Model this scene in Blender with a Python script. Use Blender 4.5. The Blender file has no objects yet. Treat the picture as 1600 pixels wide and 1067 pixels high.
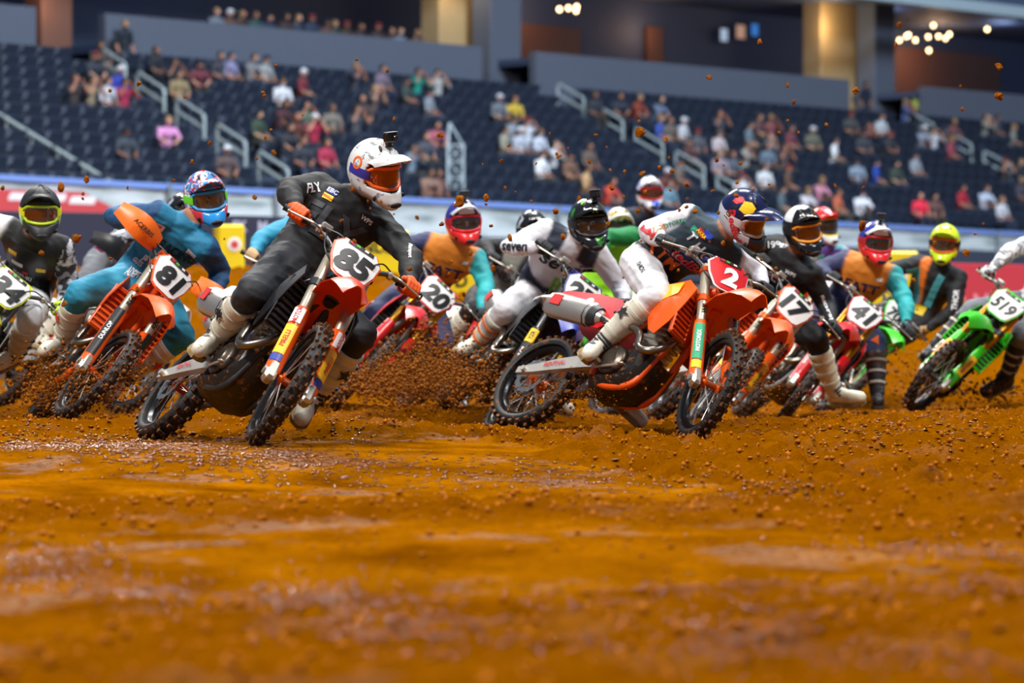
import bpy, bmesh, math, random
import numpy as np
from mathutils import Vector, Matrix, Quaternion, noise
from mathutils.bvhtree import BVHTree
R = math.radians
rnd = random.Random(7)
SC = bpy.context.scene
COL = SC.collection
# ------------------------------------------------------------------ camera
FPX, CAMZ, HORY = 4889.0, 0.62, 500.0          # focal length in px of the 1600 px frame, eye height, horizon row
cam_d = bpy.data.cameras.new('camera'); cam = bpy.data.objects.new('camera', cam_d); COL.objects.link(cam)
cam_d.sensor_width = 36.0; cam_d.lens = FPX / 1600 * 36.0
cam.location = (0, 0, CAMZ)
cam.rotation_euler = (R(90) - math.atan((533.5 - HORY) / FPX), 0, 0)
cam_d.clip_start = 0.1; cam_d.clip_end = 400
cam_d.dof.use_dof = True; cam_d.dof.focus_distance = 16.6; cam_d.dof.aperture_fstop = 2.5
SC.camera = cam
def ray(u, v):                                   # photo pixel -> direction with unit depth
    return Vector(((u - 800) / FPX, 1.0, (HORY - v) / FPX))
def at(u, v, d):                                 # photo pixel at depth d -> world point
    r = ray(u, v); return Vector((r.x * d, d, CAMZ + r.z * d))
# ------------------------------------------------------------------ light
SC.view_settings.view_transform = 'Standard'; SC.view_settings.look = 'None'
SC.view_settings.gamma = 1.0; SC.view_settings.exposure = 0.0; SC.view_settings.use_curve_mapping = False
w = bpy.data.worlds.new('arena_air'); SC.world = w; w.use_nodes = True
w.node_tree.nodes['Background'].inputs[0].default_value = (0.50, 0.62, 0.85, 1)
w.node_tree.nodes['Background'].inputs[1].default_value = 0.26
def area(name, loc, target, sx, sy, power, col=(1, 0.97, 0.93)):
    l = bpy.data.lights.new(name, 'AREA'); l.shape = 'RECTANGLE'; l.size = sx; l.size_y = sy
    l.energy = power; l.color = col
    o = bpy.data.objects.new(name, l); COL.objects.link(o); o.location = loc
    o.rotation_euler = (Vector(target) - Vector(loc)).to_track_quat('-Z', 'Y').to_euler()
    return o
# the stadium's light rigs under the roof, then a blue fill for the stand
area('floodlight_or_fill', (-14, 3, 27), (0, 19, 0), 8, 4, 12500)
area('floodlight_or_fill', (14, 8, 28), (0, 19, 0), 8, 4, 7500)
area('floodlight_or_fill', (2, 34, 30), (0, 17, 0), 12, 4, 9500)
area('floodlight_or_fill', (-14, 62, 34), (-1, 14, 0), 16, 4, 13000)
area('floodlight_or_fill', (22, 40, 34), (10, 88, 5), 18, 9, 42000, (0.70, 0.84, 1))  # added blue fill on the stand, its tint standing in for haze
# ------------------------------------------------------------------ materials
def s2l(c):
    return tuple(x / 12.92 if x <= .04045 else ((x + .055) / 1.055) ** 2.4 for x in c)
def rgb(h):
    if isinstance(h, str):
        return s2l(tuple(int(h[i:i + 2], 16) / 255 for i in (0, 2, 4)))
    return h
MATS = {}
def mat(name, col, rough=.45, metal=0., mud=0., bump=0., bscale=60., emit=0., spec=.5, coat=0., var=0., trans=0., mudcol='7A4312'):
    if name in MATS: return MATS[name]
    m = bpy.data.materials.new(name); m.use_nodes = True; nt = m.node_tree; b = nt.nodes['Principled BSDF']
    c = rgb(col); b.inputs['Base Color'].default_value = (*c, 1)
    b.inputs['Roughness'].default_value = rough; b.inputs['Metallic'].default_value = metal
    b.inputs['Specular IOR Level'].default_value = spec; b.inputs['Coat Weight'].default_value = coat
    b.inputs['Transmission Weight'].default_value = trans
    if emit: b.inputs['Emission Color'].default_value = (*c, 1); b.inputs['Emission Strength'].default_value = emit
    L = nt.links; src = None
    tc = nt.nodes.new('ShaderNodeTexCoord') if (mud or bump or var) else None
    if var:
        n = nt.nodes.new('ShaderNodeTexNoise'); n.inputs['Scale'].default_value = 7; n.inputs['Detail'].default_value = 6
        L.new(tc.outputs['Object'], n.inputs['Vector'])
        mx = nt.nodes.new('ShaderNodeMix'); mx.data_type = 'RGBA'
        mx.inputs[6].default_value = (*[x * (1 - var) for x in c], 1); mx.inputs[7].default_value = (*[min(1, x * (1 + var)) for x in c], 1)
        L.new(n.outputs['Fac'], mx.inputs[0]); src = mx.outputs[2]
    if mud:
        n = nt.nodes.new('ShaderNodeTexNoise'); n.inputs['Scale'].default_value = 22; n.inputs['Detail'].default_value = 8; n.inputs['Roughness'].default_value = .75
        L.new(tc.outputs['Object'], n.inputs['Vector'])
        rp = nt.nodes.new('ShaderNodeValToRGB'); e = .68 - mud * .36
        rp.color_ramp.elements[0].position = e; rp.color_ramp.elements[1].position = e + .05
        L.new(n.outputs['Fac'], rp.inputs[0])
        mx = nt.nodes.new('ShaderNodeMix'); mx.data_type = 'RGBA'
        if src: L.new(src, mx.inputs[6])
        else: mx.inputs[6].default_value = (*c, 1)
        mx.inputs[7].default_value = (*rgb(mudcol), 1)
        L.new(rp.outputs[0], mx.inputs[0]); src = mx.outputs[2]
        mr = nt.nodes.new('ShaderNodeMix'); mr.inputs[2].default_value = rough; mr.inputs[3].default_value = .8
        L.new(rp.outputs[0], mr.inputs[0]); L.new(mr.outputs[0], b.inputs['Roughness'])
        if metal:
            mm = nt.nodes.new('ShaderNodeMix'); mm.inputs[2].default_value = metal; mm.inputs[3].default_value = 0
            L.new(rp.outputs[0], mm.inputs[0]); L.new(mm.outputs[0], b.inputs['Metallic'])
    if src: L.new(src, b.inputs['Base Color'])
    if bump:
        n = nt.nodes.new('ShaderNodeTexNoise'); n.inputs['Scale'].default_value = bscale; n.inputs['Detail'].default_value = 4
        L.new(tc.outputs['Object'], n.inputs['Vector'])
        bp = nt.nodes.new('ShaderNodeBump'); bp.inputs['Strength'].default_value = bump; bp.inputs['Distance'].default_value = .01
        L.new(n.outputs['Fac'], bp.inputs['Height']); L.new(bp.outputs[0], b.inputs['Normal'])
    MATS[name] = m; return m
def blob_mat(name, cols, scale=9., rough=.4, coat=0., thr=(.48, .58), bump=0.):
    """two or three tone printed camouflage / blotch pattern"""
    if name in MATS: return MATS[name]
    m = bpy.data.materials.new(name); m.use_nodes = True; nt = m.node_tree; b = nt.nodes['Principled BSDF']; L = nt.links
    b.inputs['Roughness'].default_value = rough; b.inputs['Coat Weight'].default_value = coat
    tc = nt.nodes.new('ShaderNodeTexCoord'); n = nt.nodes.new('ShaderNodeTexNoise'); n.inputs['Scale'].default_value = scale; n.inputs['Detail'].default_value = 2.5
    n.inputs['Distortion'].default_value = .6
    L.new(tc.outputs['Object'], n.inputs['Vector'])
    rp = nt.nodes.new('ShaderNodeValToRGB'); rp.color_ramp.interpolation = 'CONSTANT'
    rp.color_ramp.elements[0].color = (*rgb(cols[0]), 1); rp.color_ramp.elements[0].position = 0
    rp.color_ramp.elements[1].color = (*rgb(cols[1]), 1); rp.color_ramp.elements[1].position = thr[0]
    for i, c in enumerate(cols[2:]):
        e = rp.color_ramp.elements.new(thr[1] + .07 * i); e.color = (*rgb(c), 1)
    L.new(n.outputs['Fac'], rp.inputs[0]); L.new(rp.outputs[0], b.inputs['Base Color'])
    if bump:
        n2 = nt.nodes.new('ShaderNodeTexNoise'); n2.inputs['Scale'].default_value = 14; n2.inputs['Detail'].default_value = 3
        L.new(tc.outputs['Object'], n2.inputs['Vector'])
        bp = nt.nodes.new('ShaderNodeBump'); bp.inputs['Strength'].default_value = bump; bp.inputs['Distance'].default_value = .02
        L.new(n2.outputs['Fac'], bp.inputs['Height']); L.new(bp.outputs[0], b.inputs['Normal'])
    MATS[name] = m; return m
# ------------------------------------------------------------------ mesh helpers
class MB:
    """collects shapes; mesh() makes one mesh of them"""
    def __init__(s): s.v = []; s.f = []
    def add(s, vs, fs):
        o = len(s.v); s.v += [tuple(p) for p in vs]; s.f += [tuple(i + o for i in q) for q in fs]; return s
    def box(s, c, d, rot=None, ch=0.):
        """box, chamfered by ch"""
        hx, hy, hz = d[0] / 2, d[1] / 2, d[2] / 2
        if ch <= 0:
            vs = [(x, y, z) for x in (-hx, hx) for y in (-hy, hy) for z in (-hz, hz)]
            fs = [(0, 1, 3, 2), (4, 6, 7, 5), (0, 4, 5, 1), (2, 3, 7, 6), (0, 2, 6, 4), (1, 5, 7, 3)]
        else:
            vs = []; ix = {}
            for sx in (-1, 1):
                for sy in (-1, 1):
                    for sz in (-1, 1):
                        for a in range(3):
                            p = [sx * (hx - (ch if a != 0 else 0)), sy * (hy - (ch if a != 1 else 0)), sz * (hz - (ch if a != 2 else 0))]
                            ix[sx, sy, sz, a] = len(vs); vs.append(tuple(p))
            fs = []
            for a in range(3):
                b, c2 = [i for i in range(3) if i != a]
                for sg in (-1, 1):
                    q = []
                    for (i, j) in ((-1, -1), (1, -1), (1, 1), (-1, 1)):
                        k = [0, 0, 0]; k[a] = sg; k[b] = i; k[c2] = j; q.append(ix[k[0], k[1], k[2], a])
                    fs.append(q)
                for i in (-1, 1):                                   # chamfer strips along axis a
                    for j in (-1, 1):
                        k0 = [0, 0, 0]; k1 = [0, 0, 0]; k0[a] = -1; k1[a] = 1
                        for k in (k0, k1): k[b] = i; k[c2] = j
                        fs.append((ix[k0[0], k0[1], k0[2], b], ix[k1[0], k1[1], k1[2], b], ix[k1[0], k1[1], k1[2], c2], ix[k0[0], k0[1], k0[2], c2]))
            for sx in (-1, 1):
                for sy in (-1, 1):
                    for sz in (-1, 1): fs.append(tuple(ix[sx, sy, sz, a] for a in range(3)))
        M = Matrix.Translation(c) @ (rot.to_4x4() if rot is not None else Matrix())
        return s.add([M @ Vector(p) for p in vs], fs)
    def tube(s, pts, r, n=8, cap=True, flat=1.):
        """swept tube; r a number or one radius per point"""
        pts = [Vector(p) for p in pts]; k = len(pts); rr = r if isinstance(r, (list, tuple)) else [r] * k
        t0 = (pts[1] - pts[0]).normalized(); up = Vector((0, 0, 1)) if abs(t0.z) < .9 else Vector((0, 1, 0))
        nx = t0.cross(up).normalized(); vs = []; fs = []
        for i, p in enumerate(pts):
            t = (pts[min(i + 1, k - 1)] - pts[max(i - 1, 0)]).normalized()
            nx = (nx - t * nx.dot(t)).normalized(); ny = t.cross(nx)
            for j in range(n):
                a = 2 * math.pi * j / n; vs.append(p + (nx * math.cos(a) + ny * math.sin(a) * flat) * rr[i])
        for i in range(k - 1):
            for j in range(n):
                fs.append((i * n + j, i * n + (j + 1) % n, (i + 1) * n + (j + 1) % n, (i + 1) * n + j))
        if cap: fs.append(tuple(range(n - 1, -1, -1))); fs.append(tuple((k - 1) * n + j for j in range(n)))
        return s.add(vs, fs)
    def lathe(s, prof, n=24, M=None, close=False):
        """profile of (radius, height) turned about local z"""
        vs = []; fs = []; k = len(prof)
        for j in range(n):
            a = 2 * math.pi * j / n
            for (r, z) in prof: vs.append(Vector((r * math.cos(a), r * math.sin(a), z)))
        for j in range(n):
            for i in range(k if close else k - 1):
                i2 = (i + 1) % k; j2 = (j + 1) % n
                fs.append((j * k + i, j2 * k + i, j2 * k + i2, j * k + i2))
        if M is not None: vs = [M @ p for p in vs]
        return s.add(vs, fs)
    def prism(s, outl, t, M):
        """2-D outline in local xy, thickness t centred on z=0"""
        n = len(outl); vs = [M @ Vector((x, y, -t / 2)) for x, y in outl] + [M @ Vector((x, y, t / 2)) for x, y in outl]
        fs = [tuple(range(n - 1, -1, -1)), tuple(range(n, 2 * n))] + [(i, (i + 1) % n, (i + 1) % n + n, i + n) for i in range(n)]
        return s.add(vs, fs)
    def grid(s, P, closed_u=False, thick=0., flip=False):
        """grid of points P[i][j]; thick gives it a back side"""
        a, b = len(P), len(P[0]); vs = [Vector(p) for row in P for p in row]; fs = []
        for i in range(a if closed_u else a - 1):
            for j in range(b - 1):
                i2 = (i + 1) % a; q = (i * b + j, i2 * b + j, i2 * b + j + 1, i * b + j + 1)
                fs.append(q[::-1] if flip else q)
        if thick:
            nr = [Vector() for _ in vs]
            for q in fs:
                nn = (vs[q[1]] - vs[q[0]]).cross(vs[q[3]] - vs[q[0]])
                for i in q: nr[i] += nn
            o = len(vs); vs = vs + [p - m.normalized() * thick if m.length > 1e-12 else p for p, m in zip(vs, nr)]
            ed = {}
            for q in fs:
                for i in range(4):
                    e = (q[i], q[(i + 1) % 4]); ed[e] = 1
            rim = [(x, y) for (x, y) in ed if (y, x) not in ed]
            fs = fs + [tuple(i + o for i in q[::-1]) for q in fs] + [(y, x, x + o, y + o) for x, y in rim]
        return s.add(vs, fs)
    def ell(s, c, rad, rot=None, nu=12, nv=8):
        M = Matrix.Translation(c) @ (rot.to_4x4() if rot is not None else Matrix())
        vs = [M @ Vector((0, 0, -rad[2]))]; fs = []
        for i in range(1, nv):
            e = -math.pi / 2 + math.pi * i / nv
            for j in range(nu):
                a = 2 * math.pi * j / nu; vs.append(M @ Vector((rad[0] * math.cos(e) * math.cos(a), rad[1] * math.cos(e) * math.sin(a), rad[2] * math.sin(e))))
        vs.append(M @ Vector((0, 0, rad[2]))); t = len(vs) - 1
        for j in range(nu):
            fs.append((0, 1 + (j + 1) % nu, 1 + j)); fs.append((t, 1 + (nv - 2) * nu + j, 1 + (nv - 2) * nu + (j + 1) % nu))
            for i in range(nv - 2):
                fs.append((1 + i * nu + j, 1 + i * nu + (j + 1) % nu, 1 + (i + 1) * nu + (j + 1) % nu, 1 + (i + 1) * nu + j))
        return s.add(vs, fs)
    def mesh(s, name, smooth=35):
        m = bpy.data.meshes.new(name); m.from_pydata(s.v, [], s.f); m.update()
        if smooth:
            m.polygons.foreach_set('use_smooth', [True] * len(m.polygons)); m.set_sharp_from_angle(angle=R(smooth))
        return m
def setm(o, m):
    """material on the object, so mesh data can be shared"""
    if not o.data.materials: o.data.materials.append(None)
    sl = o.material_slots[0]; sl.link = 'OBJECT'; sl.material = m
def put(name, mesh, m, parent=None, M=None):
    o = bpy.data.objects.new(name, mesh); COL.objects.link(o)
    if m is not None: setm(o, m)
    if parent is not None: o.parent = parent
    if M is not None: o.matrix_local = M
    return o
def empty(name, loc, M=None):
    o = bpy.data.objects.new(name, None); o.empty_display_size = .2; COL.objects.link(o)
    if M is not None: o.matrix_world = M
    else: o.location = loc
    return o
def tag(o, label=None, cat=None, group=None, kind=None):
    if label: o['label'] = label
    if cat: o['category'] = cat
    if group: o['group'] = group
    if kind: o['kind'] = kind
    return o
TXT = {}
def text_mesh(txt, h=1., bold=.02, shear=0., narrow=1.):
    """flat lettering mesh, letters h high, centred on the origin in xy"""
    key = (txt, round(h, 4), bold, shear, narrow)
    if key in TXT: return TXT[key]
    cu = bpy.data.curves.new('t', 'FONT'); cu.body = txt; cu.size = 1.; cu.offset = bold; cu.shear = shear; cu.resolution_u = 3
    o = bpy.data.objects.new('t', cu); COL.objects.link(o)
    dg = bpy.context.evaluated_depsgraph_get(); me = bpy.data.meshes.new_from_object(o.evaluated_get(dg))
    bpy.data.objects.remove(o); bpy.data.curves.remove(cu)
    n = len(me.vertices); a = np.zeros(n * 3); me.vertices.foreach_get('co', a); a = a.reshape(-1, 3)
    lo, hi = a.min(0), a.max(0); c = (lo + hi) / 2; k = h / max(hi[1] - lo[1], 1e-6)
    a = (a - c) * k; a[:, 0] *= narrow; me.vertices.foreach_set('co', a.ravel()); me.update()
    TXT[key] = me; return me
def frame(o, x, y):
    """matrix with origin o, x axis x and y axis y (z = normal)"""
    x = Vector(x).normalized(); z = x.cross(Vector(y)).normalized(); y = z.cross(x)
    return Matrix(((x.x, y.x, z.x, o[0]), (x.y, y.y, z.y, o[1]), (x.z, y.z, z.z, o[2]), (0, 0, 0, 1)))
def smooth01(a, b, x):
    t = min(1., max(0., (x - a) / (b - a))); return t * t * (3 - 2 * t)
# ------------------------------------------------------------------ poses: bike = x, y, z, yaw, lean, pitch, steer; joints of its rider
POSES = {
 '85': ([-1.9191, 16.3611, -0.0066, -1.141, -0.6848, -0.0411, -0.2026],
   {'pel': (-1.138, 16.179, 0.863), 'nk': (-0.829, 16.298, 1.239), 'head': (-0.712, 16.211, 1.402), 'shR': (-1.0, 16.325, 1.316), 'shL': (-0.685, 16.365, 1.13), 'elR': (-1.153, 16.083, 1.287), 'elL': (-0.529, 16.199, 0.951), 'hipR': (-1.154, 16.086, 0.903), 'hipL': (-1.073, 16.221, 0.797), 'knR': (-1.305, 15.708, 0.755), 'knL': (-0.779, 16.036, 0.542), 'anR': (-1.508, 15.998, 0.536), 'anL': (-1.009, 16.234, 0.252), 'toR': (-1.573, 15.851, 0.476), 'toL': (-1.076, 16.132, 0.133), 'haR': (-1.08, 15.789, 1.149), 'haL': (-0.523, 15.912, 0.778)}),
 '81': ([-3.0282, 19.7009, -0.0377, -1.3415, -0.6681, -0.0573, 0.1758],
   {'pel': (-2.305, 19.372, 0.854), 'nk': (-1.997, 19.177, 1.198), 'head': (-1.885, 19.235, 1.377), 'shR': (-2.16, 19.114, 1.278), 'shL': (-1.865, 19.147, 1.07), 'elR': (-2.44, 19.18, 1.254), 'elL': (-1.803, 19.383, 0.914), 'hipR': (-2.363, 19.289, 0.859), 'hipL': (-2.225, 19.409, 0.805), 'knR': (-2.62, 18.954, 0.774), 'knL': (-2.028, 19.154, 0.52), 'anR': (-2.767, 19.239, 0.505), 'anL': (-2.367, 19.213, 0.279), 'toR': (-2.836, 19.099, 0.437), 'toL': (-2.446, 19.099, 0.18), 'haR': (-2.285, 18.888, 1.197), 'haL': (-1.832, 19.1, 0.737)}),
 '2': ([0.0058, 18.9006, -0.029, -0.8413, -0.6453, 0.0061, -0.4169],
   {'pel': (0.827, 18.971, 0.93), 'nk': (1.233, 18.751, 1.122), 'head': (1.378, 18.647, 1.249), 'shR': (1.081, 18.763, 1.236), 'shL': (1.342, 18.831, 0.992), 'elR': (0.823, 18.869, 1.154), 'elL': (1.485, 19.068, 0.909), 'hipR': (0.772, 18.889, 0.951), 'hipL': (0.882, 19.006, 0.852), 'knR': (0.857, 18.508, 0.77), 'knL': (0.959, 18.773, 0.499), 'anR': (0.546, 18.585, 0.5), 'anL': (0.673, 18.741, 0.192), 'toR': (0.457, 18.462, 0.424), 'toL': (0.737, 18.683, 0.045), 'haR': (0.926, 18.561, 1.072), 'haL': (1.515, 18.755, 0.793)}),
 '20': ([-1.4797, 23.4478, 0.0097, -1.4333, -0.7879, -0.0023, -0.0613],
   {'pel': (-0.704, 23.159, 0.799), 'nk': (-0.42, 22.974, 1.162), 'head': (-0.356, 22.873, 1.342), 'shR': (-0.604, 23.01, 1.195), 'shL': (-0.26, 23.029, 1.081), 'elR': (-0.86, 22.887, 1.157), 'elL': (-0.185, 22.854, 0.862), 'hipR': (-0.777, 23.091, 0.816), 'hipL': (-0.624, 23.171, 0.738), 'knR': (-0.968, 22.732, 0.673), 'knL': (-0.504, 22.893, 0.432), 'anR': (-1.254, 22.944, 0.452), 'anL': (-0.874, 22.959, 0.242), 'toR': (-1.183, 22.795, 0.491), 'toL': (-0.966, 22.841, 0.162), 'haR': (-0.732, 22.584, 1.104), 'haL': (-0.24, 22.614, 0.636)}),
 '27': ([-0.4973, 21.497, 0.0308, -1.2787, -0.6781, 0.1138, -0.0932],
   {'pel': (0.19, 21.166, 0.83), 'nk': (0.415, 20.845, 1.141), 'head': (0.503, 20.688, 1.265), 'shR': (0.245, 20.87, 1.227), 'shL': (0.567, 20.931, 1.071), 'elR': (-0.012, 20.823, 1.106), 'elL': (0.732, 20.975, 0.843), 'hipR': (0.134, 21.089, 0.793), 'hipL': (0.278, 21.212, 0.814), 'knR': (-0.038, 20.705, 0.686), 'knL': (0.395, 20.913, 0.528), 'anR': (-0.233, 21.004, 0.473), 'anL': (0.291, 20.989, 0.128), 'toR': (-0.323, 20.866, 0.424), 'toL': (0.353, 20.861, 0.034), 'haR': (0.22, 20.582, 1.09), 'haL': (0.755, 20.681, 0.682)}),
 '17': ([0.9869, 22.3767, -0.0894, -1.4419, -0.7828, -0.0134, -0.0349],
   {'pel': (1.814, 22.098, 0.722), 'nk': (1.961, 21.784, 1.079), 'head': (2.009, 21.667, 1.256), 'shR': (1.862, 21.929, 1.15), 'shL': (2.076, 21.712, 0.95), 'elR': (1.611, 21.796, 1.141), 'elL': (2.191, 21.841, 0.721), 'hipR': (1.716, 22.081, 0.744), 'hipL': (1.882, 22.06, 0.657), 'knR': (1.562, 21.688, 0.664), 'knL': (2.107, 21.733, 0.491), 'anR': (1.276, 21.873, 0.417), 'anL': (2.249, 21.897, 0.132), 'toR': (1.239, 21.717, 0.36), 'toL': (2.394, 21.826, 0.077), 'haR': (1.73, 21.512, 1.02), 'haL': (2.218, 21.554, 0.548)}),
 '41': ([1.757, 24.6093, -0.1432, -1.4515, -0.7681, 0.001, -0.2281],
   {'pel': (2.551, 24.345, 0.677), 'nk': (2.762, 24.097, 1.05), 'head': (2.783, 23.964, 1.22), 'shR': (2.603, 24.194, 1.091), 'shL': (2.936, 24.104, 0.977), 'elR': (2.353, 24.081, 1.009), 'elL': (3.015, 23.937, 0.754), 'hipR': (2.459, 24.31, 0.7), 'hipL': (2.626, 24.321, 0.613), 'knR': (2.312, 23.915, 0.616), 'knL': (2.781, 23.949, 0.462), 'anR': (2.03, 24.095, 0.362), 'anL': (2.778, 23.812, 0.065), 'toR': (1.99, 23.941, 0.302), 'toL': (2.769, 23.656, -0.003), 'haR': (2.454, 23.773, 0.934), 'haL': (2.99, 23.698, 0.522)}),
 '519': ([3.2368, 25.3353, -0.1054, -1.7696, -0.7865, -0.0423, -0.2628],
   {'pel': (4.184, 24.702, 0.726), 'nk': (4.193, 24.544, 1.202), 'head': (4.265, 24.467, 1.395), 'shR': (4.135, 24.717, 1.246), 'shL': (4.222, 24.403, 1.083), 'elR': (3.915, 24.548, 1.164), 'elL': (4.278, 24.341, 0.805), 'hipR': (4.08, 24.72, 0.736), 'hipL': (4.238, 24.622, 0.699), 'knR': (3.65, 24.751, 0.697), 'knL': (3.968, 24.344, 0.513), 'anR': (3.348, 24.719, 0.407), 'anL': (3.892, 24.591, 0.181), 'toR': (3.252, 24.597, 0.338), 'toL': (3.761, 24.627, 0.076), 'haR': (3.694, 24.375, 0.981), 'haL': (4.177, 24.119, 0.575)}),
 '34': ([-4.2155, 20.665, -0.0219, -1.3, -0.739, -0.0154, -0.0974],
   {'pel': (-3.161, 20.423, 0.855), 'nk': (-3.058, 20.038, 1.158), 'head': (-2.999, 19.893, 1.312), 'shR': (-3.233, 20.086, 1.214), 'shL': (-2.893, 20.094, 1.093), 'elR': (-3.496, 20.188, 1.286), 'elL': (-2.869, 20.274, 0.872), 'hipR': (-3.26, 20.421, 0.887), 'hipL': (-3.116, 20.374, 0.777), 'knR': (-3.533, 20.114, 0.76), 'knL': (-3.072, 19.968, 0.642), 'anR': (-3.86, 20.193, 0.508), 'anL': (-3.214, 20.289, 0.413), 'toR': (-3.904, 20.05, 0.426), 'toL': (-3.345, 20.218, 0.326), 'haR': (-3.413, 19.921, 1.105), 'haL': (-2.895, 20.003, 0.671)}),
 '200': ([2.1793, 27.3006, -0.0883, -1.3009, -0.7848, 0.0487, 0.0318],
   {'pel': (3.473, 26.941, 0.667), 'nk': (3.651, 26.728, 1.083), 'head': (3.683, 26.634, 1.279), 'shR': (3.498, 26.832, 1.113), 'shL': (3.805, 26.676, 0.989), 'elR': (3.292, 26.633, 1.067), 'elL': (3.756, 26.584, 0.714), 'hipR': (3.376, 26.948, 0.711), 'hipL': (3.508, 26.864, 0.61), 'knR': (2.982, 26.804, 0.606), 'knL': (3.151, 26.775, 0.387), 'anR': (2.607, 26.762, 0.418), 'anL': (2.834, 26.868, 0.127), 'toR': (2.472, 26.698, 0.335), 'toL': (2.751, 26.742, 0.049), 'haR': (3.026, 26.447, 0.984), 'haL': (3.479, 26.593, 0.498)}),
 'x81': ([-4.0027, 24.0, -0.0629, -0.733, -0.4887, 0.0, 0.0],
   {'pel': (-3.123, 24.057, 1.028), 'nk': (-2.714, 24.014, 1.323), 'head': (-2.535, 24.087, 1.438), 'shR': (-2.692, 23.828, 1.341), 'shL': (-2.804, 24.17, 1.284), 'elR': (-2.963, 23.847, 1.252), 'elL': (-2.773, 24.275, 1.015), 'hipR': (-3.15, 23.966, 1.059), 'hipL': (-3.066, 24.107, 0.963), 'knR': (-3.261, 23.651, 0.789), 'knL': (-3.026, 23.894, 0.592), 'anR': (-3.552, 23.683, 0.487), 'anL': (-3.319, 23.946, 0.295), 'toR': (-3.477, 23.555, 0.404), 'toL': (-3.238, 23.817, 0.219), 'haR': (-3.092, 23.547, 1.174), 'haL': (-2.69, 23.993, 0.855)}),
 'x85': ([-2.4527, 23.0, -0.1622, -1.2566, -0.5236, 0.0, 0.0],
   {'pel': (-1.765, 22.723, 0.831), 'nk': (-1.493, 22.543, 1.212), 'head': (-1.365, 22.471, 1.377), 'shR': (-1.603, 22.666, 1.299), 'shL': (-1.41, 22.472, 1.06), 'elR': (-1.794, 22.464, 1.208), 'elL': (-1.219, 22.622, 0.902), 'hipR': (-1.844, 22.672, 0.864), 'hipL': (-1.684, 22.72, 0.773), 'knR': (-1.971, 22.312, 0.667), 'knL': (-1.638, 22.421, 0.467), 'anR': (-2.206, 22.508, 0.38), 'anL': (-1.877, 22.615, 0.18), 'toR': (-2.202, 22.355, 0.306), 'toL': (-1.872, 22.462, 0.106), 'haR': (-1.85, 22.165, 1.064), 'haL': (-1.29, 22.347, 0.724)}),
 'oneal': ([-0.8698, 25.0, -0.1037, -1.2217, -0.6109, 0.0, 0.0],
   {'pel': (-0.165, 24.812, 0.756), 'nk': (0.107, 24.642, 1.14), 'head': (0.167, 24.544, 1.326), 'shR': (-0.029, 24.758, 1.195), 'shL': (0.233, 24.583, 1.015), 'elR': (-0.211, 24.532, 1.197), 'elL': (0.466, 24.686, 0.877), 'hipR': (-0.244, 24.762, 0.791), 'hipL': (-0.085, 24.808, 0.697), 'knR': (-0.298, 24.346, 0.7), 'knL': (0.016, 24.46, 0.465), 'anR': (-0.561, 24.532, 0.431), 'anL': (-0.253, 24.645, 0.201), 'toR': (-0.559, 24.379, 0.359), 'toL': (-0.251, 24.491, 0.13), 'haR': (-0.139, 24.223, 1.091), 'haL': (0.385, 24.414, 0.701)}),
 'green': ([-0.043, 26.2, -0.1666, -1.0472, -0.5585, 0.0, 0.0],
   {'pel': (0.691, 26.101, 0.804), 'nk': (0.94, 26.036, 1.234), 'head': (0.891, 26.168, 1.401), 'shR': (0.995, 25.878, 1.325), 'shL': (0.968, 26.152, 1.09), 'elR': (0.742, 25.742, 1.305), 'elL': (1.172, 26.059, 0.905), 'hipR': (0.62, 26.039, 0.836), 'hipL': (0.778, 26.108, 0.756), 'knR': (0.597, 25.648, 0.657), 'knL': (0.888, 25.825, 0.452), 'anR': (0.317, 25.779, 0.373), 'anL': (0.611, 25.949, 0.162), 'toR': (0.351, 25.63, 0.3), 'toL': (0.644, 25.799, 0.088), 'haR': (0.757, 25.53, 1.048), 'haL': (1.257, 25.819, 0.688)}),
 'far': ([0.7556, 31.0, 0.1825, -1.309, -0.1396, 0.0, 0.0],
   {'pel': (1.042, 30.609, 1.266), 'nk': (1.291, 30.39, 1.642), 'head': (1.336, 30.362, 1.853), 'shR': (1.11, 30.336, 1.628), 'shL': (1.438, 30.483, 1.575), 'elR': (0.823, 30.305, 1.593), 'elL': (1.67, 30.465, 1.404), 'hipR': (0.967, 30.545, 1.279), 'hipL': (1.129, 30.624, 1.219), 'knR': (0.882, 30.197, 1.041), 'knL': (1.274, 30.297, 0.981), 'anR': (0.774, 30.442, 0.717), 'anL': (1.157, 30.544, 0.662), 'toR': (0.8, 30.297, 0.632), 'toL': (1.183, 30.4, 0.575), 'haR': (0.848, 30.01, 1.438), 'haL': (1.499, 30.184, 1.343)}),
 'x17': ([1.9912, 29.0, 0.0039, -1.2915, -0.5236, 0.0, 0.0],
   {'pel': (2.606, 28.741, 0.91), 'nk': (2.832, 28.48, 1.271), 'head': (2.825, 28.507, 1.487), 'shR': (2.656, 28.429, 1.228), 'shL': (3.005, 28.532, 1.224), 'elR': (2.373, 28.413, 1.288), 'elL': (3.233, 28.582, 1.052), 'hipR': (2.519, 28.699, 0.933), 'hipL': (2.688, 28.734, 0.853), 'knR': (2.447, 28.287, 0.831), 'knL': (2.788, 28.383, 0.626), 'anR': (2.221, 28.499, 0.548), 'anL': (2.554, 28.595, 0.348), 'toR': (2.219, 28.347, 0.472), 'toL': (2.552, 28.443, 0.272), 'haR': (2.565, 28.145, 1.23), 'haL': (3.131, 28.307, 0.89)}),
}
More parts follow.
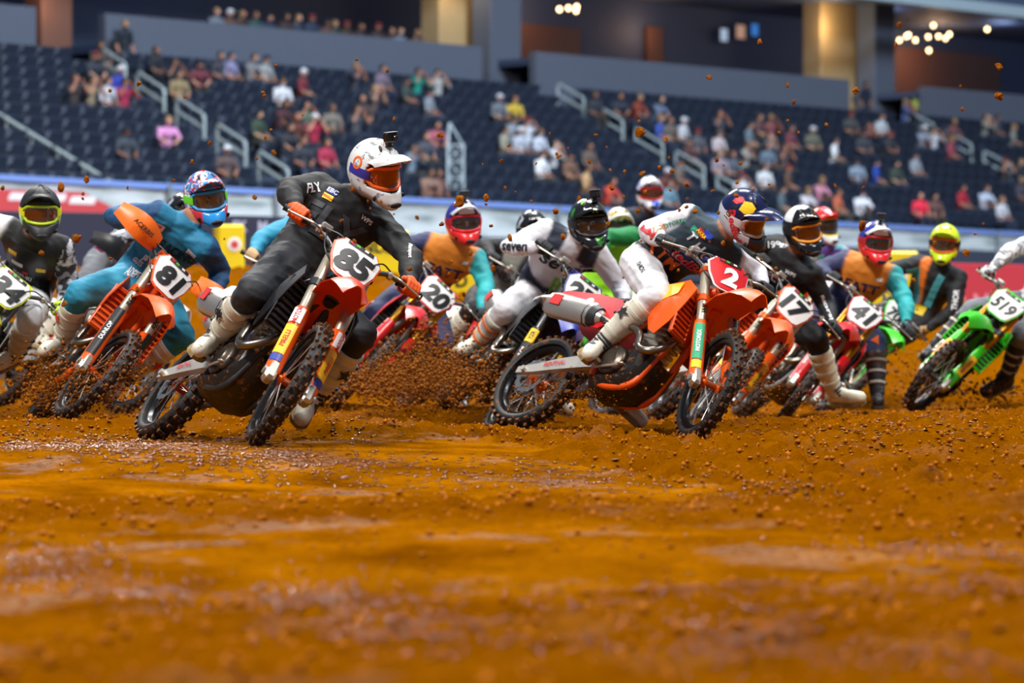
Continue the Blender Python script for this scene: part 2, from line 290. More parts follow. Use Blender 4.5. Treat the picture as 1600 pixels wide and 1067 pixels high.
CONTACT = [(-1.26, 15.09, 0.02), (-1.92, 16.36, -0.01), (-2.64, 18.24, 0.04), (-3.04, 19.73, -0.04), (1.01, 17.87, -0.07), (0.01, 18.9, -0.03), (-1.27, 22.01, 0.01), (-1.48, 23.45, 0.01), (-0.16, 20.03, -0.11), (-0.49, 21.47, 0.03), (1.19, 20.94, -0.08), (0.99, 22.38, -0.09), (1.96, 23.19, -0.17), (1.76, 24.61, -0.14), (3.05, 23.95, -0.09), (3.24, 25.34, -0.11), (-3.8, 19.27, -0.01), (-4.22, 20.66, -0.02), (2.53, 25.83, -0.14), (2.19, 27.27, -0.09), (-2.9, 23.01, -0.06), (-4.0, 24.0, -0.06), (-1.99, 21.59, -0.16), (-2.45, 23.0, -0.16), (-0.36, 23.6, -0.1), (-0.87, 25.0, -0.1), (0.7, 24.91, -0.17), (-0.04, 26.2, -0.17), (1.14, 29.57, 0.18), (0.76, 31.0, 0.18), (2.4, 27.57, 0.0), (1.99, 29.0, 0.0)]   # where the tyres meet the dirt
# ------------------------------------------------------------------ ground
def vnoise(x, y, seed=0):
    """smooth value noise in -1..1, vectorised"""
    xi = np.floor(x).astype(np.int64); yi = np.floor(y).astype(np.int64); fx = x - xi; fy = y - yi
    fx = fx * fx * fx * (fx * (fx * 6 - 15) + 10); fy = fy * fy * fy * (fy * (fy * 6 - 15) + 10)
    def hsh(a, b):
        n = (a * 374761393 + b * 668265263 + seed * 1442695041) & 0xffffffff
        n = ((n ^ (n >> 13)) * 1274126177) & 0xffffffff
        return ((n ^ (n >> 16)) & 0xffff) / 32767.5 - 1
    a = hsh(xi, yi); b = hsh(xi + 1, yi); c = hsh(xi, yi + 1); d = hsh(xi + 1, yi + 1)
    return (a * (1 - fx) + b * fx) * (1 - fy) + (c * (1 - fx) + d * fx) * fy
def sstep(a, b, x):
    t = np.clip((x - a) / (b - a), 0, 1); return t * t * (3 - 2 * t)
def looseness(x, y):
    """1 where the clay is torn up, 0 on the packed racing line"""
    edge = 17.8 - (x + .65) * 3.45 + .35 * vnoise(x * 1.3, y * 1.3, 5)
    far = sstep(-.5, .9, y - edge)
    left = sstep(15.6, 16.6, y + .2 * vnoise(x * 2, y, 6))
    near = .2 + .8 * sstep(-.15, .45, vnoise(x * .55 + 3, y * .55, 9) + .12 * vnoise(x * 2.1, y * 2.1, 10))
    near = near * (1 - sstep(11.2, 12.6, y))
    yb = y + .8 * vnoise(x * 1.1, y * .7, 14); band = .8 * sstep(10.2, 11.0, yb) * (1 - sstep(11.4, 12.2, yb)) * (1 - sstep(-.6, 1.2, x))
    return np.clip(np.maximum(np.maximum(far, left), np.maximum(near, band)), 0, 1)
CP = np.array(CONTACT)
def height(x, y, fine=True):
    x = np.asarray(x, float); y = np.asarray(y, float)
    num = np.full(x.shape, -.05 * .02); den = np.full(x.shape, .02)
    for (cx, cy, cz) in CP:
        w_ = np.exp(-((x - cx) ** 2 + (y - cy) ** 2) / .6); num += w_ * (cz - .005); den += w_
    h = num / den
    near_c = np.clip((den - .02) * 1.3, 0, 1)
    berm = sstep(29, 38, y - .25 * x) * (1.28 - .045 * (x + 4) * (x > -4)) * (1 - .8 * sstep(41, 50, y - .25 * x))
    h = h + np.clip(berm, 0, 2)
    lo = looseness(x, y)
    h = h + .045 * vnoise(x * .45, y * .4, 1) * (1 - near_c) + .02 * vnoise(x * 1.1, y * 1.0, 2) * (1 - near_c)
    # the step from the packed line down to the torn clay, and ruts
    h = h + .015 * lo * (1 - near_c)
    if fine:
        lo = lo * (.45 + .55 * sstep(11.5, 14.5, y + .9 * (x + .5) * (x > -.5)))
        r1 = np.abs(vnoise(x * 4.2, y * 4.2, 3)); r2 = np.abs(vnoise(x * 10.5, y * 10.5, 4)); r3 = vnoise(x * 24, y * 24, 8)
        h = h + lo * (.060 * (r1 - .35) + .060 * (r2 - .35) + .030 * r3) * (1 - .6 * near_c) + (1 - lo) * (.004 * vnoise(x * 2.0, y * 9, 11) + .0025 * r3)
    return h
def hz(x, y): return float(height(np.array([x]), np.array([y]))[0])
xs = np.concatenate([np.linspace(-48, -8, 30), np.linspace(-7.8, -4.2, 45), np.linspace(-4.15, 4.15, 285), np.linspace(4.2, 7.8, 45), np.linspace(8, 75, 40)])
yy = [1.0]
while yy[-1] < 118:
    y_ = yy[-1]; yy.append(y_ + (.06 if y_ < 4.5 else .028 if y_ < 12 else .034 if y_ < 21 else .06 if y_ < 27 else .16 if y_ < 42 else 1.5))
ys = np.array(yy); GX, GY = np.meshgrid(xs, ys); GZ = height(GX, GY)
nx_, ny_ = len(xs), len(ys)
me = bpy.data.meshes.new('floor')
me.vertices.add(nx_ * ny_); me.vertices.foreach_set('co', np.stack([GX, GY, GZ], -1).astype(np.float32).ravel())
idx = (np.arange(ny_ - 1)[:, None] * nx_ + np.arange(nx_ - 1)[None, :]).ravel()
quads = np.stack([idx, idx + 1, idx + nx_ + 1, idx + nx_], -1).astype(np.int32)
me.loops.add(quads.size); me.loops.foreach_set('vertex_index', quads.ravel())
me.polygons.add(len(quads)); me.polygons.foreach_set('loop_start', np.arange(0, quads.size, 4, dtype=np.int32))
me.polygons.foreach_set('use_smooth', np.ones(len(quads), dtype=bool)); me.update(calc_edges=True)
at_ = me.attributes.new('loose', 'FLOAT', 'POINT'); at_.data.foreach_set('value', looseness(GX, GY).astype(np.float32).ravel())
def dirt_material(name, use_attr):
    m = bpy.data.materials.new(name); m.use_nodes = True; nt = m.node_tree; b = nt.nodes['Principled BSDF']; L = nt.links
    geo = nt.nodes.new('ShaderNodeNewGeometry')
    def nz(sc, det, rg=.6):
        n = nt.nodes.new('ShaderNodeTexNoise'); n.inputs['Scale'].default_value = sc; n.inputs['Detail'].default_value = det; n.inputs['Roughness'].default_value = rg
        L.new(geo.outputs['Position'], n.inputs['Vector']); return n
    n1 = nz(2.2, 8); rp = nt.nodes.new('ShaderNodeValToRGB'); L.new(n1.outputs['Fac'], rp.inputs[0])
    e = rp.color_ramp.elements; e[0].position = .3; e[0].color = (*rgb('703C00'), 1); e[1].position = .7; e[1].color = (*rgb('BC7404'), 1)
    n2 = nz(26, 7, .75); mx = nt.nodes.new('ShaderNodeMix'); mx.data_type = 'RGBA'; mx.blend_type = 'MULTIPLY'; mx.inputs[0].default_value = .8
    r2 = nt.nodes.new('ShaderNodeValToRGB'); r2.color_ramp.elements[0].position = .3; r2.color_ramp.elements[0].color = (.45, .42, .38, 1); r2.color_ramp.elements[1].position = .62
    L.new(n2.outputs['Fac'], r2.inputs[0]); L.new(rp.outputs[0], mx.inputs[6]); L.new(r2.outputs[0], mx.inputs[7]); src = mx.outputs[2]
    # damp, smeared clay shines
    n3 = nz(1.3, 6, .65); r3 = nt.nodes.new('ShaderNodeValToRGB'); r3.color_ramp.elements[0].position = .55; r3.color_ramp.elements[1].position = .62
    L.new(n3.outputs['Fac'], r3.inputs[0]); wet = r3.outputs[0]
    if use_attr:
        a = nt.nodes.new('ShaderNodeAttribute'); a.attribute_name = 'loose'
        ml = nt.nodes.new('ShaderNodeMix'); ml.data_type = 'RGBA'; ml.inputs[7].default_value = (*rgb('784200'), 1)
        mul = nt.nodes.new('ShaderNodeMath'); mul.operation = 'MULTIPLY'; mul.inputs[1].default_value = .7
        L.new(a.outputs['Fac'], mul.inputs[0]); L.new(mul.outputs[0], ml.inputs[0]); L.new(src, ml.inputs[6]); src = ml.outputs[2]
        sub = nt.nodes.new('ShaderNodeMath'); sub.operation = 'MULTIPLY_ADD'; sub.inputs[1].default_value = -.75; sub.inputs[2].default_value = 1.0; sub.use_clamp = True
        L.new(a.outputs['Fac'], sub.inputs[0])
        w2 = nt.nodes.new('ShaderNodeMath'); w2.operation = 'MULTIPLY'; L.new(sub.outputs[0], w2.inputs[0]); L.new(r3.outputs[0], w2.inputs[1]); wet = w2.outputs[0]
    L.new(src, b.inputs['Base Color'])
    mr = nt.nodes.new('ShaderNodeMix'); mr.inputs[2].default_value = .9; mr.inputs[3].default_value = .14
    L.new(wet, mr.inputs[0]); L.new(mr.outputs[0], b.inputs['Roughness'])
    msp = nt.nodes.new('ShaderNodeMix'); msp.inputs[2].default_value = .0; msp.inputs[3].default_value = .16
    L.new(wet, msp.inputs[0]); L.new(msp.outputs[0], b.inputs['Specular IOR Level'])
    n4 = nz(70, 5, .7); bp = nt.nodes.new('ShaderNodeBump'); bp.inputs['Strength'].default_value = .9; bp.inputs['Distance'].default_value = .02
    L.new(n4.outputs['Fac'], bp.inputs['Height'])
    n5 = nz(16, 2, .5); bp2 = nt.nodes.new('ShaderNodeBump'); bp2.inputs['Distance'].default_value = .05; L.new(wet, bp2.inputs['Strength']); L.new(n5.outputs['Fac'], bp2.inputs['Height']); L.new(bp.outputs[0], bp2.inputs['Normal']); L.new(bp2.outputs[0], b.inputs['Normal'])
    return m
DIRT = dirt_material('clay_dirt', True); CLOD = mat('clay_clod', '9A580C', .9, var=.4, spec=.1, bump=.6, bscale=40); SPRAY = mat('clay_spray', '7E4810', .9, var=.45, spec=.1)
floor = put('floor', me, DIRT); tag(floor, 'orange brown clay race track torn into ruts and loose dirt', 'ground', kind='structure')
# rough little lumps for clods and crumbs
def lump_mesh(seed, sub=1):
    bm = bmesh.new(); bmesh.ops.create_icosphere(bm, subdivisions=sub, radius=1); rr = random.Random(seed)
    for v in bm.verts: v.co *= .62 + .6 * rr.random()
    m = bpy.data.meshes.new('dirt_clod'); bm.to_mesh(m); bm.free(); return m
LUMPS = [lump_mesh(i, 2) for i in range(5)]
def lump_cloud(name, pts, sizes, mat_, seed=1, flat=1.):
    """many loose crumbs as one object"""
    rs = np.random.RandomState(seed); bv = np.array([(1, 0, 0), (-1, 0, 0), (0, 1, 0), (0, -1, 0), (0, 0, 1), (0, 0, -1)], float); bf = np.array([(0, 2, 4), (2, 1, 4), (1, 3, 4), (3, 0, 4), (2, 0, 5), (1, 2, 5), (3, 1, 5), (0, 3, 5)])
    n = len(pts); k = len(bv)
    V = bv[None] * (.55 + .65 * rs.rand(n, k, 1)) * (np.array(sizes)[:, None, None] * (.6 + .7 * rs.rand(n, 1, 3)))
    if flat != 1.:
        V[..., 2] *= flat; a_ = rs.rand(n) * 6.28; c_, s_ = np.cos(a_)[:, None], np.sin(a_)[:, None]; V[..., 0], V[..., 1] = V[..., 0] * c_ - V[..., 1] * s_, V[..., 0] * s_ + V[..., 1] * c_
    V = V + np.array(pts)[:, None, :]; F = bf[None] + (np.arange(n) * k)[:, None, None]
    m = bpy.data.meshes.new(name); V = V.reshape(-1, 3).astype(np.float32); F = F.reshape(-1, 3).astype(np.int32)
    m.vertices.add(len(V)); m.vertices.foreach_set('co', V.ravel()); m.loops.add(F.size); m.loops.foreach_set('vertex_index', F.ravel())
    m.polygons.add(len(F)); m.polygons.foreach_set('loop_start', np.arange(0, F.size, 3, dtype=np.int32)); m.update(calc_edges=True)
    return put(name, m, mat_)
rs = np.random.RandomState(3)
NC = 125000; cx_ = rs.uniform(-5, 5, NC); cy_ = 4.6 + (rs.rand(NC) ** .8) * 22; ok = (looseness(cx_, cy_) > rs.rand(NC) * .9 + .1) & (np.abs(cx_) < cy_ * .17 + 1.2)
cx_, cy_ = cx_[ok], cy_[ok]; sz_ = .003 + .017 * rs.rand(len(cx_)) ** 6
crumbs = lump_cloud('dirt_crumbs', np.stack([cx_, cy_, height(cx_, cy_) + sz_ * .25], -1), sz_, CLOD)
tag(crumbs, 'loose crumbs of orange clay scattered over the torn track', 'dirt', kind='stuff')
# flat wet clay flakes added so their facets mirror the lights as glints: clusters along the smeared strips (photo column, row, spread)
WETM = mat('wet_clay', '8A4E08', .09, spec=.45)
GLINT_SPOTS = [(560, 930, 90, 26, 900), (470, 905, 60, 14, 500), (660, 955, 60, 18, 500), (60, 865, 70, 18, 700), (215, 898, 50, 10, 350), (1150, 960, 80, 26, 700), (1180, 1010, 70, 18, 400), (1500, 845, 110, 8, 500), (1540, 900, 80, 10, 400), (150, 702, 130, 9, 1500), (360, 725, 140, 6, 700), (560, 680, 50, 12, 500), (1190, 762, 60, 8, 400), (1400, 682, 110, 12, 900), (1050, 905, 160, 10, 400), (860, 985, 120, 16, 300), (1480, 1020, 110, 22, 500), (850, 735, 200, 10, 400)]
px, py, ps = [], [], []
for (u, v, su, sv, n) in GLINT_SPOTS:
    n = int(n * (1.5 if v < 800 else .65))
    uu = u + rs.randn(n) * su; vv = np.maximum(v + rs.randn(n) * sv, 640); d = (CAMZ + .03) * FPX / (vv - HORY); px.append((uu - 800) / FPX * d); py.append(d); ps.append((.0030 + .0026 * rs.rand(n)) * np.sqrt(d))
px, py, ps = map(np.concatenate, (px, py, ps))
tag(lump_cloud('glint_flakes', np.stack([px, py, height(px, py) + ps * .12], -1), ps, WETM, 8, .26), 'wet clay flakes added to catch the lights as glints on the track', 'dirt', kind='stuff')
# ------------------------------------------------------------------ stadium stand
TH = R(46); RD = Vector((math.cos(TH), math.sin(TH), 0)); ND = Vector((-math.sin(TH), math.cos(TH), 0))   # along the rows, and away from the field
def S(p, s, z=0.): v = ND * p + RD * s; return Vector((v.x, v.y, z))
ROW_P, ROW_D, ROW_Z, ROW_H, NROW = 61.5, .75, 6.5, .352, 11          # row 0 is the top row
def s_at(u, p):                                                      # place along a row seen at photo column u
    t = (u - 800) / FPX; c, n = math.cos(TH), math.sin(TH)
    return p * (n + t * c) / (c - t * n)
MROT = Matrix(((RD.x, ND.x, 0, 0), (RD.y, ND.y, 0, 0), (0, 0, 1, 0), (0, 0, 0, 1)))  # local x along row, y away from field
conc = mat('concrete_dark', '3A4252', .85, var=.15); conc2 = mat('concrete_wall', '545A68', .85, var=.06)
m_ = MB()
for k in range(-1, NROW + 1):
    p = ROW_P - ROW_D * k; z = ROW_Z - ROW_H * k
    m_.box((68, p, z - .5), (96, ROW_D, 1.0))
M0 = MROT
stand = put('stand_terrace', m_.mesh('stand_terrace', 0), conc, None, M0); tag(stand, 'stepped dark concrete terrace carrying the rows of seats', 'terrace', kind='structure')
# seats
SEATM = MB()
SEATM.grid([[(x, -.05 - .03 * (1 - (x / .22) ** 2) + .10 * t, .42 + .42 * t) for t in (0, .5, 1)] for x in (-.22, -.11, 0, .11, .22)], thick=.025)
SEATM.grid([[(x, -.10 - .05 * t - .10 * t * t, .44 + .36 * t) for t in (0, .5, 1)] for x in (-.20, -.1, 0, .1, .20)], thick=.03)
SEATM.box((-.24, -.10, .36), (.03, .22, .06)); SEATM.box((.24, -.10, .36), (.03, .22, .06)); SEATM.box((0, 0, .25), (.06, .06, .5))
seat_mesh = SEATM.mesh('stadium_seat', 40)
seat_m = mat('seat_navy', '2A3242', .5, var=.2)
ORD = 'first second third fourth fifth sixth seventh eighth ninth tenth eleventh'.split()
AISLES = [49.0 - 16.7, 49.0, 65.7, 82.4, 99.1]
spots = []
for k in range(NROW):
    p = ROW_P - ROW_D * k + .12; z = ROW_Z - ROW_H * k
    s0 = 37.0
    while s0 < 101:
        if all(abs(s0 - a) > .75 for a in AISLES): spots.append((k, p, s0, z))
        s0 += .54
def vis_u(p, s): v = S(p, s); return 800 + FPX * v.x / v.y, v.y
inview = [q for q in spots if -20 < vis_u(q[1], q[2])[0] < 1620]
inview.sort(key=lambda q: vis_u(q[1], q[2])[1])
ind = set((q[0], q[2]) for q in inview[:300])
rest = MB(); sv = [v.co.copy() for v in seat_mesh.vertices]; sf = [tuple(f.vertices) for f in seat_mesh.polygons]
for (k, p, s0, z) in spots:
    M = MROT @ Matrix.Translation((s0, p, z))
    if (k, s0) in ind:
        o = put('stadium_seat', seat_mesh, seat_m, None, M)
        tag(o, 'navy folding plastic seat in the %s row up from the field wall' % ORD[NROW - 1 - k], 'seat', 'navy folding seats of the stand')
    else: rest.add([M @ v for v in sv], sf)
o = put('stadium_seats', rest.mesh('stadium_seats', 40), seat_m); tag(o, 'farther rows of navy folding seats in the stand', 'seats', kind='stuff')
# aisle handrails
steel = mat('rail_grey_green', 'A6B2B2', .45, .1)
def arc3(a, b, c, n=4):
    return [a * (1 - t) ** 2 + b * 2 * t * (1 - t) + c * t * t for t in [i / n for i in range(n + 1)]]
def handrail(aisle, k, label):
    p = ROW_P - ROW_D * k; z = ROW_Z - ROW_H * k
    e = empty('handrail', None, MROT @ Matrix.Translation((aisle, p, z)))
    L_ = 1.02; sl = ROW_H / ROW_D; V = Vector
    hi = V((0, .12, .93)); lo_ = V((0, .12 - L_, .93 - L_ * sl))
    d = (lo_ - hi).normalized()
    a = MB(); a.tube([V((0, .12, .38)), hi - V((0, 0, .1))] + arc3(hi - V((0, 0, .1)), hi, hi + d * .1) + [lo_ - d * .1] + arc3(lo_ - d * .1, lo_, lo_ - V((0, 0, .1))) + [V((0, .12 - L_, -.75))], .042, 8)
    put('rail_loop', a.mesh('rail_loop'), steel, e)
    b = MB(); b.tube([hi + V((0, 0, -.33)), lo_ + V((0, 0, -.33))], .042, 8); put('mid_rail', b.mesh('mid_rail'), steel, e)
    b = MB(); b.tube([V((0, .12, .6)), V((0, .12, -.05))], .03, 8); put('post', b.mesh('post'), steel, e)
    tag(e, label, 'handrail', 'aisle handrails')
for ai, nm in ((1, 'stair aisle nearer the red field banner'), (2, 'middle stair aisle of the stand'), (3, 'stair aisle beside the suite with pendant lamps')):
    for k, od in ((0, 'topmost'), (2, 'second highest'), (4, 'third highest'), (6, 'fourth highest'), (8, 'lowest')): handrail(AISLES[ai], k, od + ' grey steel handrail of the ' + nm)
# field wall
def along(name, p, s0, s1, z0, z1, t, m, label=None, cat=None, kind='structure', parent=None, ch=0.):
    b = MB(); b.box(((s0 + s1) / 2, p, (z0 + z1) / 2), (s1 - s0, t, z1 - z0), None, ch)
    o = put(name, b.mesh(name, 0), m, parent, MROT if parent is None else None)
    if label: tag(o, label, cat, kind=kind)
    return o
WP = 53.2
wallm = mat('wall_grey_paint', '8E8C98', .55, var=.06)
wtop = lambda s: 3.46 - .0125 * (s - 45)
b = MB(); b.prism([(20, -.5), (112, -.5), (112, wtop(112)), (20, wtop(20))], .3, Matrix.Translation((0, WP, 0)) @ Matrix.Rotation(R(90), 4, 'X')); tag(put('wall_field', b.mesh('wall_field', 0), wallm, None, MROT), 'pale grey field wall below the stand', 'wall', kind='structure')
def sheet_mat():
    m = bpy.data.materials.new('glossy_white_sheet'); m.use_nodes = True; nt = m.node_tree; b = nt.nodes['Principled BSDF']; L = nt.links
    b.inputs['Roughness'].default_value = .3
    tc = nt.nodes.new('ShaderNodeTexCoord'); mp = nt.nodes.new('ShaderNodeMapping'); mp.inputs['Scale'].default_value = (.35, 1, 2.2)
    n = nt.nodes.new('ShaderNodeTexNoise'); n.inputs['Scale'].default_value = 1.6; n.inputs['Detail'].default_value = 5
    L.new(tc.outputs['Object'], mp.inputs[0]); L.new(mp.outputs[0], n.inputs[0])
    rp = nt.nodes.new('ShaderNodeValToRGB'); rp.color_ramp.elements[0].color = (*rgb('74827F'), 1); rp.color_ramp.elements[1].color = (*rgb('CBD2D2'), 1)
    rp.color_ramp.elements[0].position = .3; rp.color_ramp.elements[1].position = .6
    L.new(n.outputs['Fac'], rp.inputs[0]); L.new(rp.outputs[0], b.inputs['Base Color']); return m
# a crinkled white sheet draped over the wall, blue strip on top
rows_ = []
for i in range(361):
    s_ = 20 + i * .25; wob = lambda a: .05 * noise.noise((s_ * 1.7, a * 9.0, 2.0)) + .03 * noise.noise((s_ * 4.1, a * 5, 7.0))
    rows_.append([(s_, WP - .17 - .10 * t + wob(t), wtop(s_) + .02 - 1.0 * t) for t in (0, .2, .4, .6, .8, 1)])
b = MB(); b.grid(rows_, thick=.01)
tag(put('wall_cover_sheet', b.mesh('sheet', 60), sheet_mat(), None, MROT), 'crinkled glossy white sheet draped along the top of the field wall', 'cover')
b = MB(); b.prism([(20, wtop(20)), (112, wtop(112)), (112, wtop(112) + .13), (20, wtop(20) + .13)], .5, Matrix.Translation((0, WP - .02, 0)) @ Matrix.Rotation(R(90), 4, 'X')); tag(put('trim_cap', b.mesh('trim_cap', 0), mat('cap_blue', '7C98D6', .3), None, MROT), 'bright blue strip capping the field wall', 'trim', kind='structure')
for i in range(14):
    s_ = 44 + i * 3.1
    b = MB(); b.box((s_, WP - .34, wtop(s_) - .35), (.10, .06, .9), None, .01)
    tag(put('sheet_post', b.mesh('sheet_post'), mat('post_grey', '7C868C', .5), None, MROT), 'thin grey post standing against the white wall sheet', 'post', 'posts along the wall sheet')
# red printed banner at the left end of the wall
bn = empty('wall_banner', None, MROT); tag(bn, 'red and white printed banner hung on the field wall behind the yellow bike', 'banner')
red = mat('banner_red', 'C8474A', .5); whitep = mat('print_white', 'E8E8EA', .5)
sA, sB = s_at(-60, WP), s_at(186, WP); zb = wtop(46) - 3.1
b = MB(); b.prism([(sA - 3, 2.35 + zb), (sB + .1, 2.35 + zb), (sB - .55, 2.72 + zb), (sB - 1.3, 3.0 + zb), (sA - 3, 3.0 + zb)], .03, Matrix.Translation((0, WP - .36, 0)) @ Matrix.Rotation(R(90), 4, 'X'))
put('cloth', b.mesh('cloth', 0), red, bn)
for i, (uu, ww, z) in enumerate(((10, .5, 2.85), (40, .35, 2.68), (70, .6, 2.86), (112, .75, 2.82), (20, .8, 2.45))):
    z += zb; b = MB(); sc_ = s_at(uu, WP); b.prism([(sc_ - ww / 2, z - .08), (sc_ + ww / 2 - .08, z - .08), (sc_ + ww / 2, z + .08), (sc_ - ww / 2 + .08, z + .08)], .01, Matrix.Translation((0, WP - .385, 0)) @ Matrix.Rotation(R(90), 4, 'X'))
    put('printed_shape', b.mesh('printed_shape', 0), whitep, bn)
# trackside printed boards (nearer than the wall), standing on the berm
def board(name, label, u0, u1, d0, d1, ztop, zbot, m, text=None, tm=None, th=.5, upos=.5, vpos=None):
    a = at(u0, 0, d0); c = at(u1, 0, d1); a = Vector((a.x, a.y, 0)); c = Vector((c.x, c.y, 0)); dx = (c - a).normalized(); L_ = (c - a).length
    e = empty(name, None, frame(a, dx, (0, 0, 1))); tag(e, label, 'banner')
    b = MB(); b.box((L_ / 2, (ztop + zbot) / 2, -.03), (L_, ztop - zbot, .06), None, .008); put('panel', b.mesh('panel', 0), m, e)
    if text:
        o = put('lettering', text_mesh(text, th, .03), tm, e, Matrix.Translation((L_ * upos, (ztop + zbot) / 2 if vpos is None else vpos, .006)))
    return e
navy = mat('banner_navy', '23253A', .55)
board('track_banner', 'dark navy trackside banner with pale lettering beyond the teal rider', -150, 560, 45, 49, 2.22, .8, navy, 'SK   M', mat('banner_letter', 'A6A8BA', .6), .17, .745, 2.06)
board('track_banner', 'red trackside banner with pale letters beside the green bikes', 1385, 1700, 46, 50, 1.48, .3, mat('banner_crimson', 'B8343F', .5), 'H O N', mat('banner_pale', 'D98A8E', .55), .42, .34, .82)
# yellow foam course blocks
yel = mat('block_yellow', 'E6CC10', .45); blk = mat('print_black', '141414', .5)
for (u, v, d, wd, hh, txt, lab) in ((358, 414, 39, .34, .50, '', 'yellow foam course block with a round white badge behind the teal rider'),
                               (575, 412, 38, .95, .40, 'DUNLOP', 'long yellow foam course block lettered in black behind the black rider'),
                               (715, 466, 36, .60, .40, 'D', 'yellow foam course block behind the orange and navy rider on bike 20'),
                               (1392, 472, 37, .55, .60, '', 'yellow foam course block behind the rider on bike 41')):
    g = at(u, v, d); z = min(g.z, hz(g.x, g.y) + .02)
    e = empty('course_block', (g.x, g.y, 0)); e.rotation_euler.z = R(12); tag(e, lab, 'block')
    top = g.z + hh; b = MB(); b.box((0, 0, (z + top) / 2 - .15), (wd, .45, top - z + .3), None, .03); put('foam_body', b.mesh('foam_body'), yel, e)
    if txt: put('lettering', text_mesh(txt, hh * .38, .03), blk, e, frame((0, -.232, g.z + hh * .5), (1, 0, 0), (0, 0, 1)))
    else:
        b = MB(); b.lathe([(0, .004), (.085, .004), (.09, 0)], 20, frame((.04, -.228, g.z + hh * .5), (1, 0, 0), (0, 0, 1)))
        put('badge', b.mesh('badge'), mat('badge_white', 'F0EDE8', .5), e)
        b = MB(); b.lathe([(0, .004), (.045, .004), (.048, 0)], 16, frame((.04, -.236, g.z + hh * .5), (1, 0, 0), (0, 0, 1)))
        put('badge_emblem', b.mesh('badge_emblem'), red, e)
# lattice mast
MW = empty('lattice_mast', S(WP + 1.1, s_at(712, WP + 1.1), 2.9)); tag(MW, 'white lattice truss mast standing in the stand behind the field wall', 'truss')
trm = mat('truss_white', 'B4C2C6', .45, .2); wv, ht = .38, 2.0
for (ix, iy) in ((-1, -1), (1, -1), (1, 1), (-1, 1)):
    b = MB(); top = Vector((-.10 + ix * .05, iy * .05, ht + .55)) if ix < 0 else Vector((wv / 2, iy * wv / 2, ht)); b.tube([(ix * wv / 2, iy * wv / 2, 0), (ix * wv / 2, iy * wv / 2, ht), top], .03, 6); put('chord', b.mesh('chord'), trm, MW)
for k in range(5):
    z0, z1 = ht * k / 5, ht * (k + 1) / 5
    for f in range(4):
        c4 = [(-1, -1), (1, -1), (1, 1), (-1, 1)]; a_, c_ = c4[f], c4[(f + 1) % 4]
        if k % 2: a_, c_ = c_, a_
        b = MB(); b.tube([(a_[0] * wv / 2, a_[1] * wv / 2, z0), (c_[0] * wv / 2, c_[1] * wv / 2, z1)], .018, 5); put('brace', b.mesh('brace'), trm, MW)
        b = MB(); b.tube([(a_[0] * wv / 2, a_[1] * wv / 2, z1), (c_[0] * wv / 2, c_[1] * wv / 2, z1)], .018, 5); put('brace', b.mesh('brace'), trm, MW)
b = MB(); b.tube([(-.15, 0, ht + .55), (wv / 2, 0, ht)], .022, 6); put('brace', b.mesh('brace'), trm, MW)
# long stair guard rails that run down to the field wall
for (u0, v0, u1, v1, p0, lab) in ((-40, 155, 185, 292, 55.6, 'long sloping stair guard rail beside the red field banner'), (1150, 268, 1345, 372, 55.6, 'long sloping stair guard rail behind the black helmeted rider on bike 17')):
    s0 = s_at(u0, p0 + 2.2); A = S(p0 + 2.2, s0); A.z = CAMZ + (HORY - v0) / FPX * A.y
    s1 = s_at(u1, p0 - 2.0); B_ = S(p0 - 2.0, s1); B_.z = CAMZ + (HORY - v1) / FPX * B_.y
    e = empty('stair_guard', (A.x, A.y, A.z - 1.0)); tag(e, lab, 'railing'); o0 = Vector((A.x, A.y, A.z - 1.0))
    b = MB(); b.tube([A - o0, B_ - o0], .045, 8); put('top_rail', b.mesh('top_rail'), steel, e)
    b = MB(); b.tube([A - o0 - Vector((0, 0, .42)), B_ - o0 - Vector((0, 0, .42))], .075, 8); put('stringer', b.mesh('stringer'), mat('stringer_pale', 'A4ACA4', .6), e)
    for i in range(6):
        q = A.lerp(B_, (i + .3) / 5.6) - o0; b = MB(); b.tube([q, q - Vector((0, 0, 1.0))], .03, 6); put('post', b.mesh('post'), steel, e)
# upper level: parapet walls, openings, suites
PW = 62.35
for (u0, u1, lab) in ((-200, 52, 'grey parapet wall segment at the stair end of the upper deck'), (160, 748, 'long grey parapet wall below the suites beside the lit column'), (832, 1322, 'grey parapet wall below the suite with wall screens'), (1440, 1900, 'grey parapet wall below the suite with pendant lamps')):
    along('wall_parapet', PW, s_at(u0, PW), s_at(u1, PW), 5.5, 8.36, .25, conc2, lab, 'wall')
dark = mat('suite_dark', '34425E', .7); suite = mat('suite_wall', '4A5670', .7, var=.1); warm = mat('column_plaster', 'B09468', .7, var=.1); brown = mat('suite_panel', '6B4636', .6)
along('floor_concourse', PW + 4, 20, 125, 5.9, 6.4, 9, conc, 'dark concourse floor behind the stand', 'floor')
along('wall_suite', PW + 7.2, 20, 130, 5, 13, .3, suite, 'dark blue back wall of the suites', 'wall')
along('floor_suite', PW + 3.6, s_at(832, PW), s_at(1330, PW), 8.0, 8.2, 7, dark, 'dark suite floor above the middle parapet', 'floor')
along('floor_suite', PW + 3.6, s_at(160, PW), s_at(750, PW), 7.4, 7.6, 7, dark, 'dark suite floor above the long parapet', 'floor')
along('floor_suite', PW + 3.6, s_at(1436, PW), 120, 8.0, 8.2, 7, dark, 'dark suite floor above the end parapet', 'floor')
along('ceiling_suite', PW + 3.6, 20, 130, 11.25, 11.6, 7.6, mat('soffit', '46536E', .7), 'dark soffit over the suites', 'ceiling')
along('trim_fascia', PW - .9, s_at(980, PW), 130, 10.85, 11.22, .6, mat('fascia_pale', 'A9BCC4', .5), 'pale fascia edge of the upper deck', 'trim')
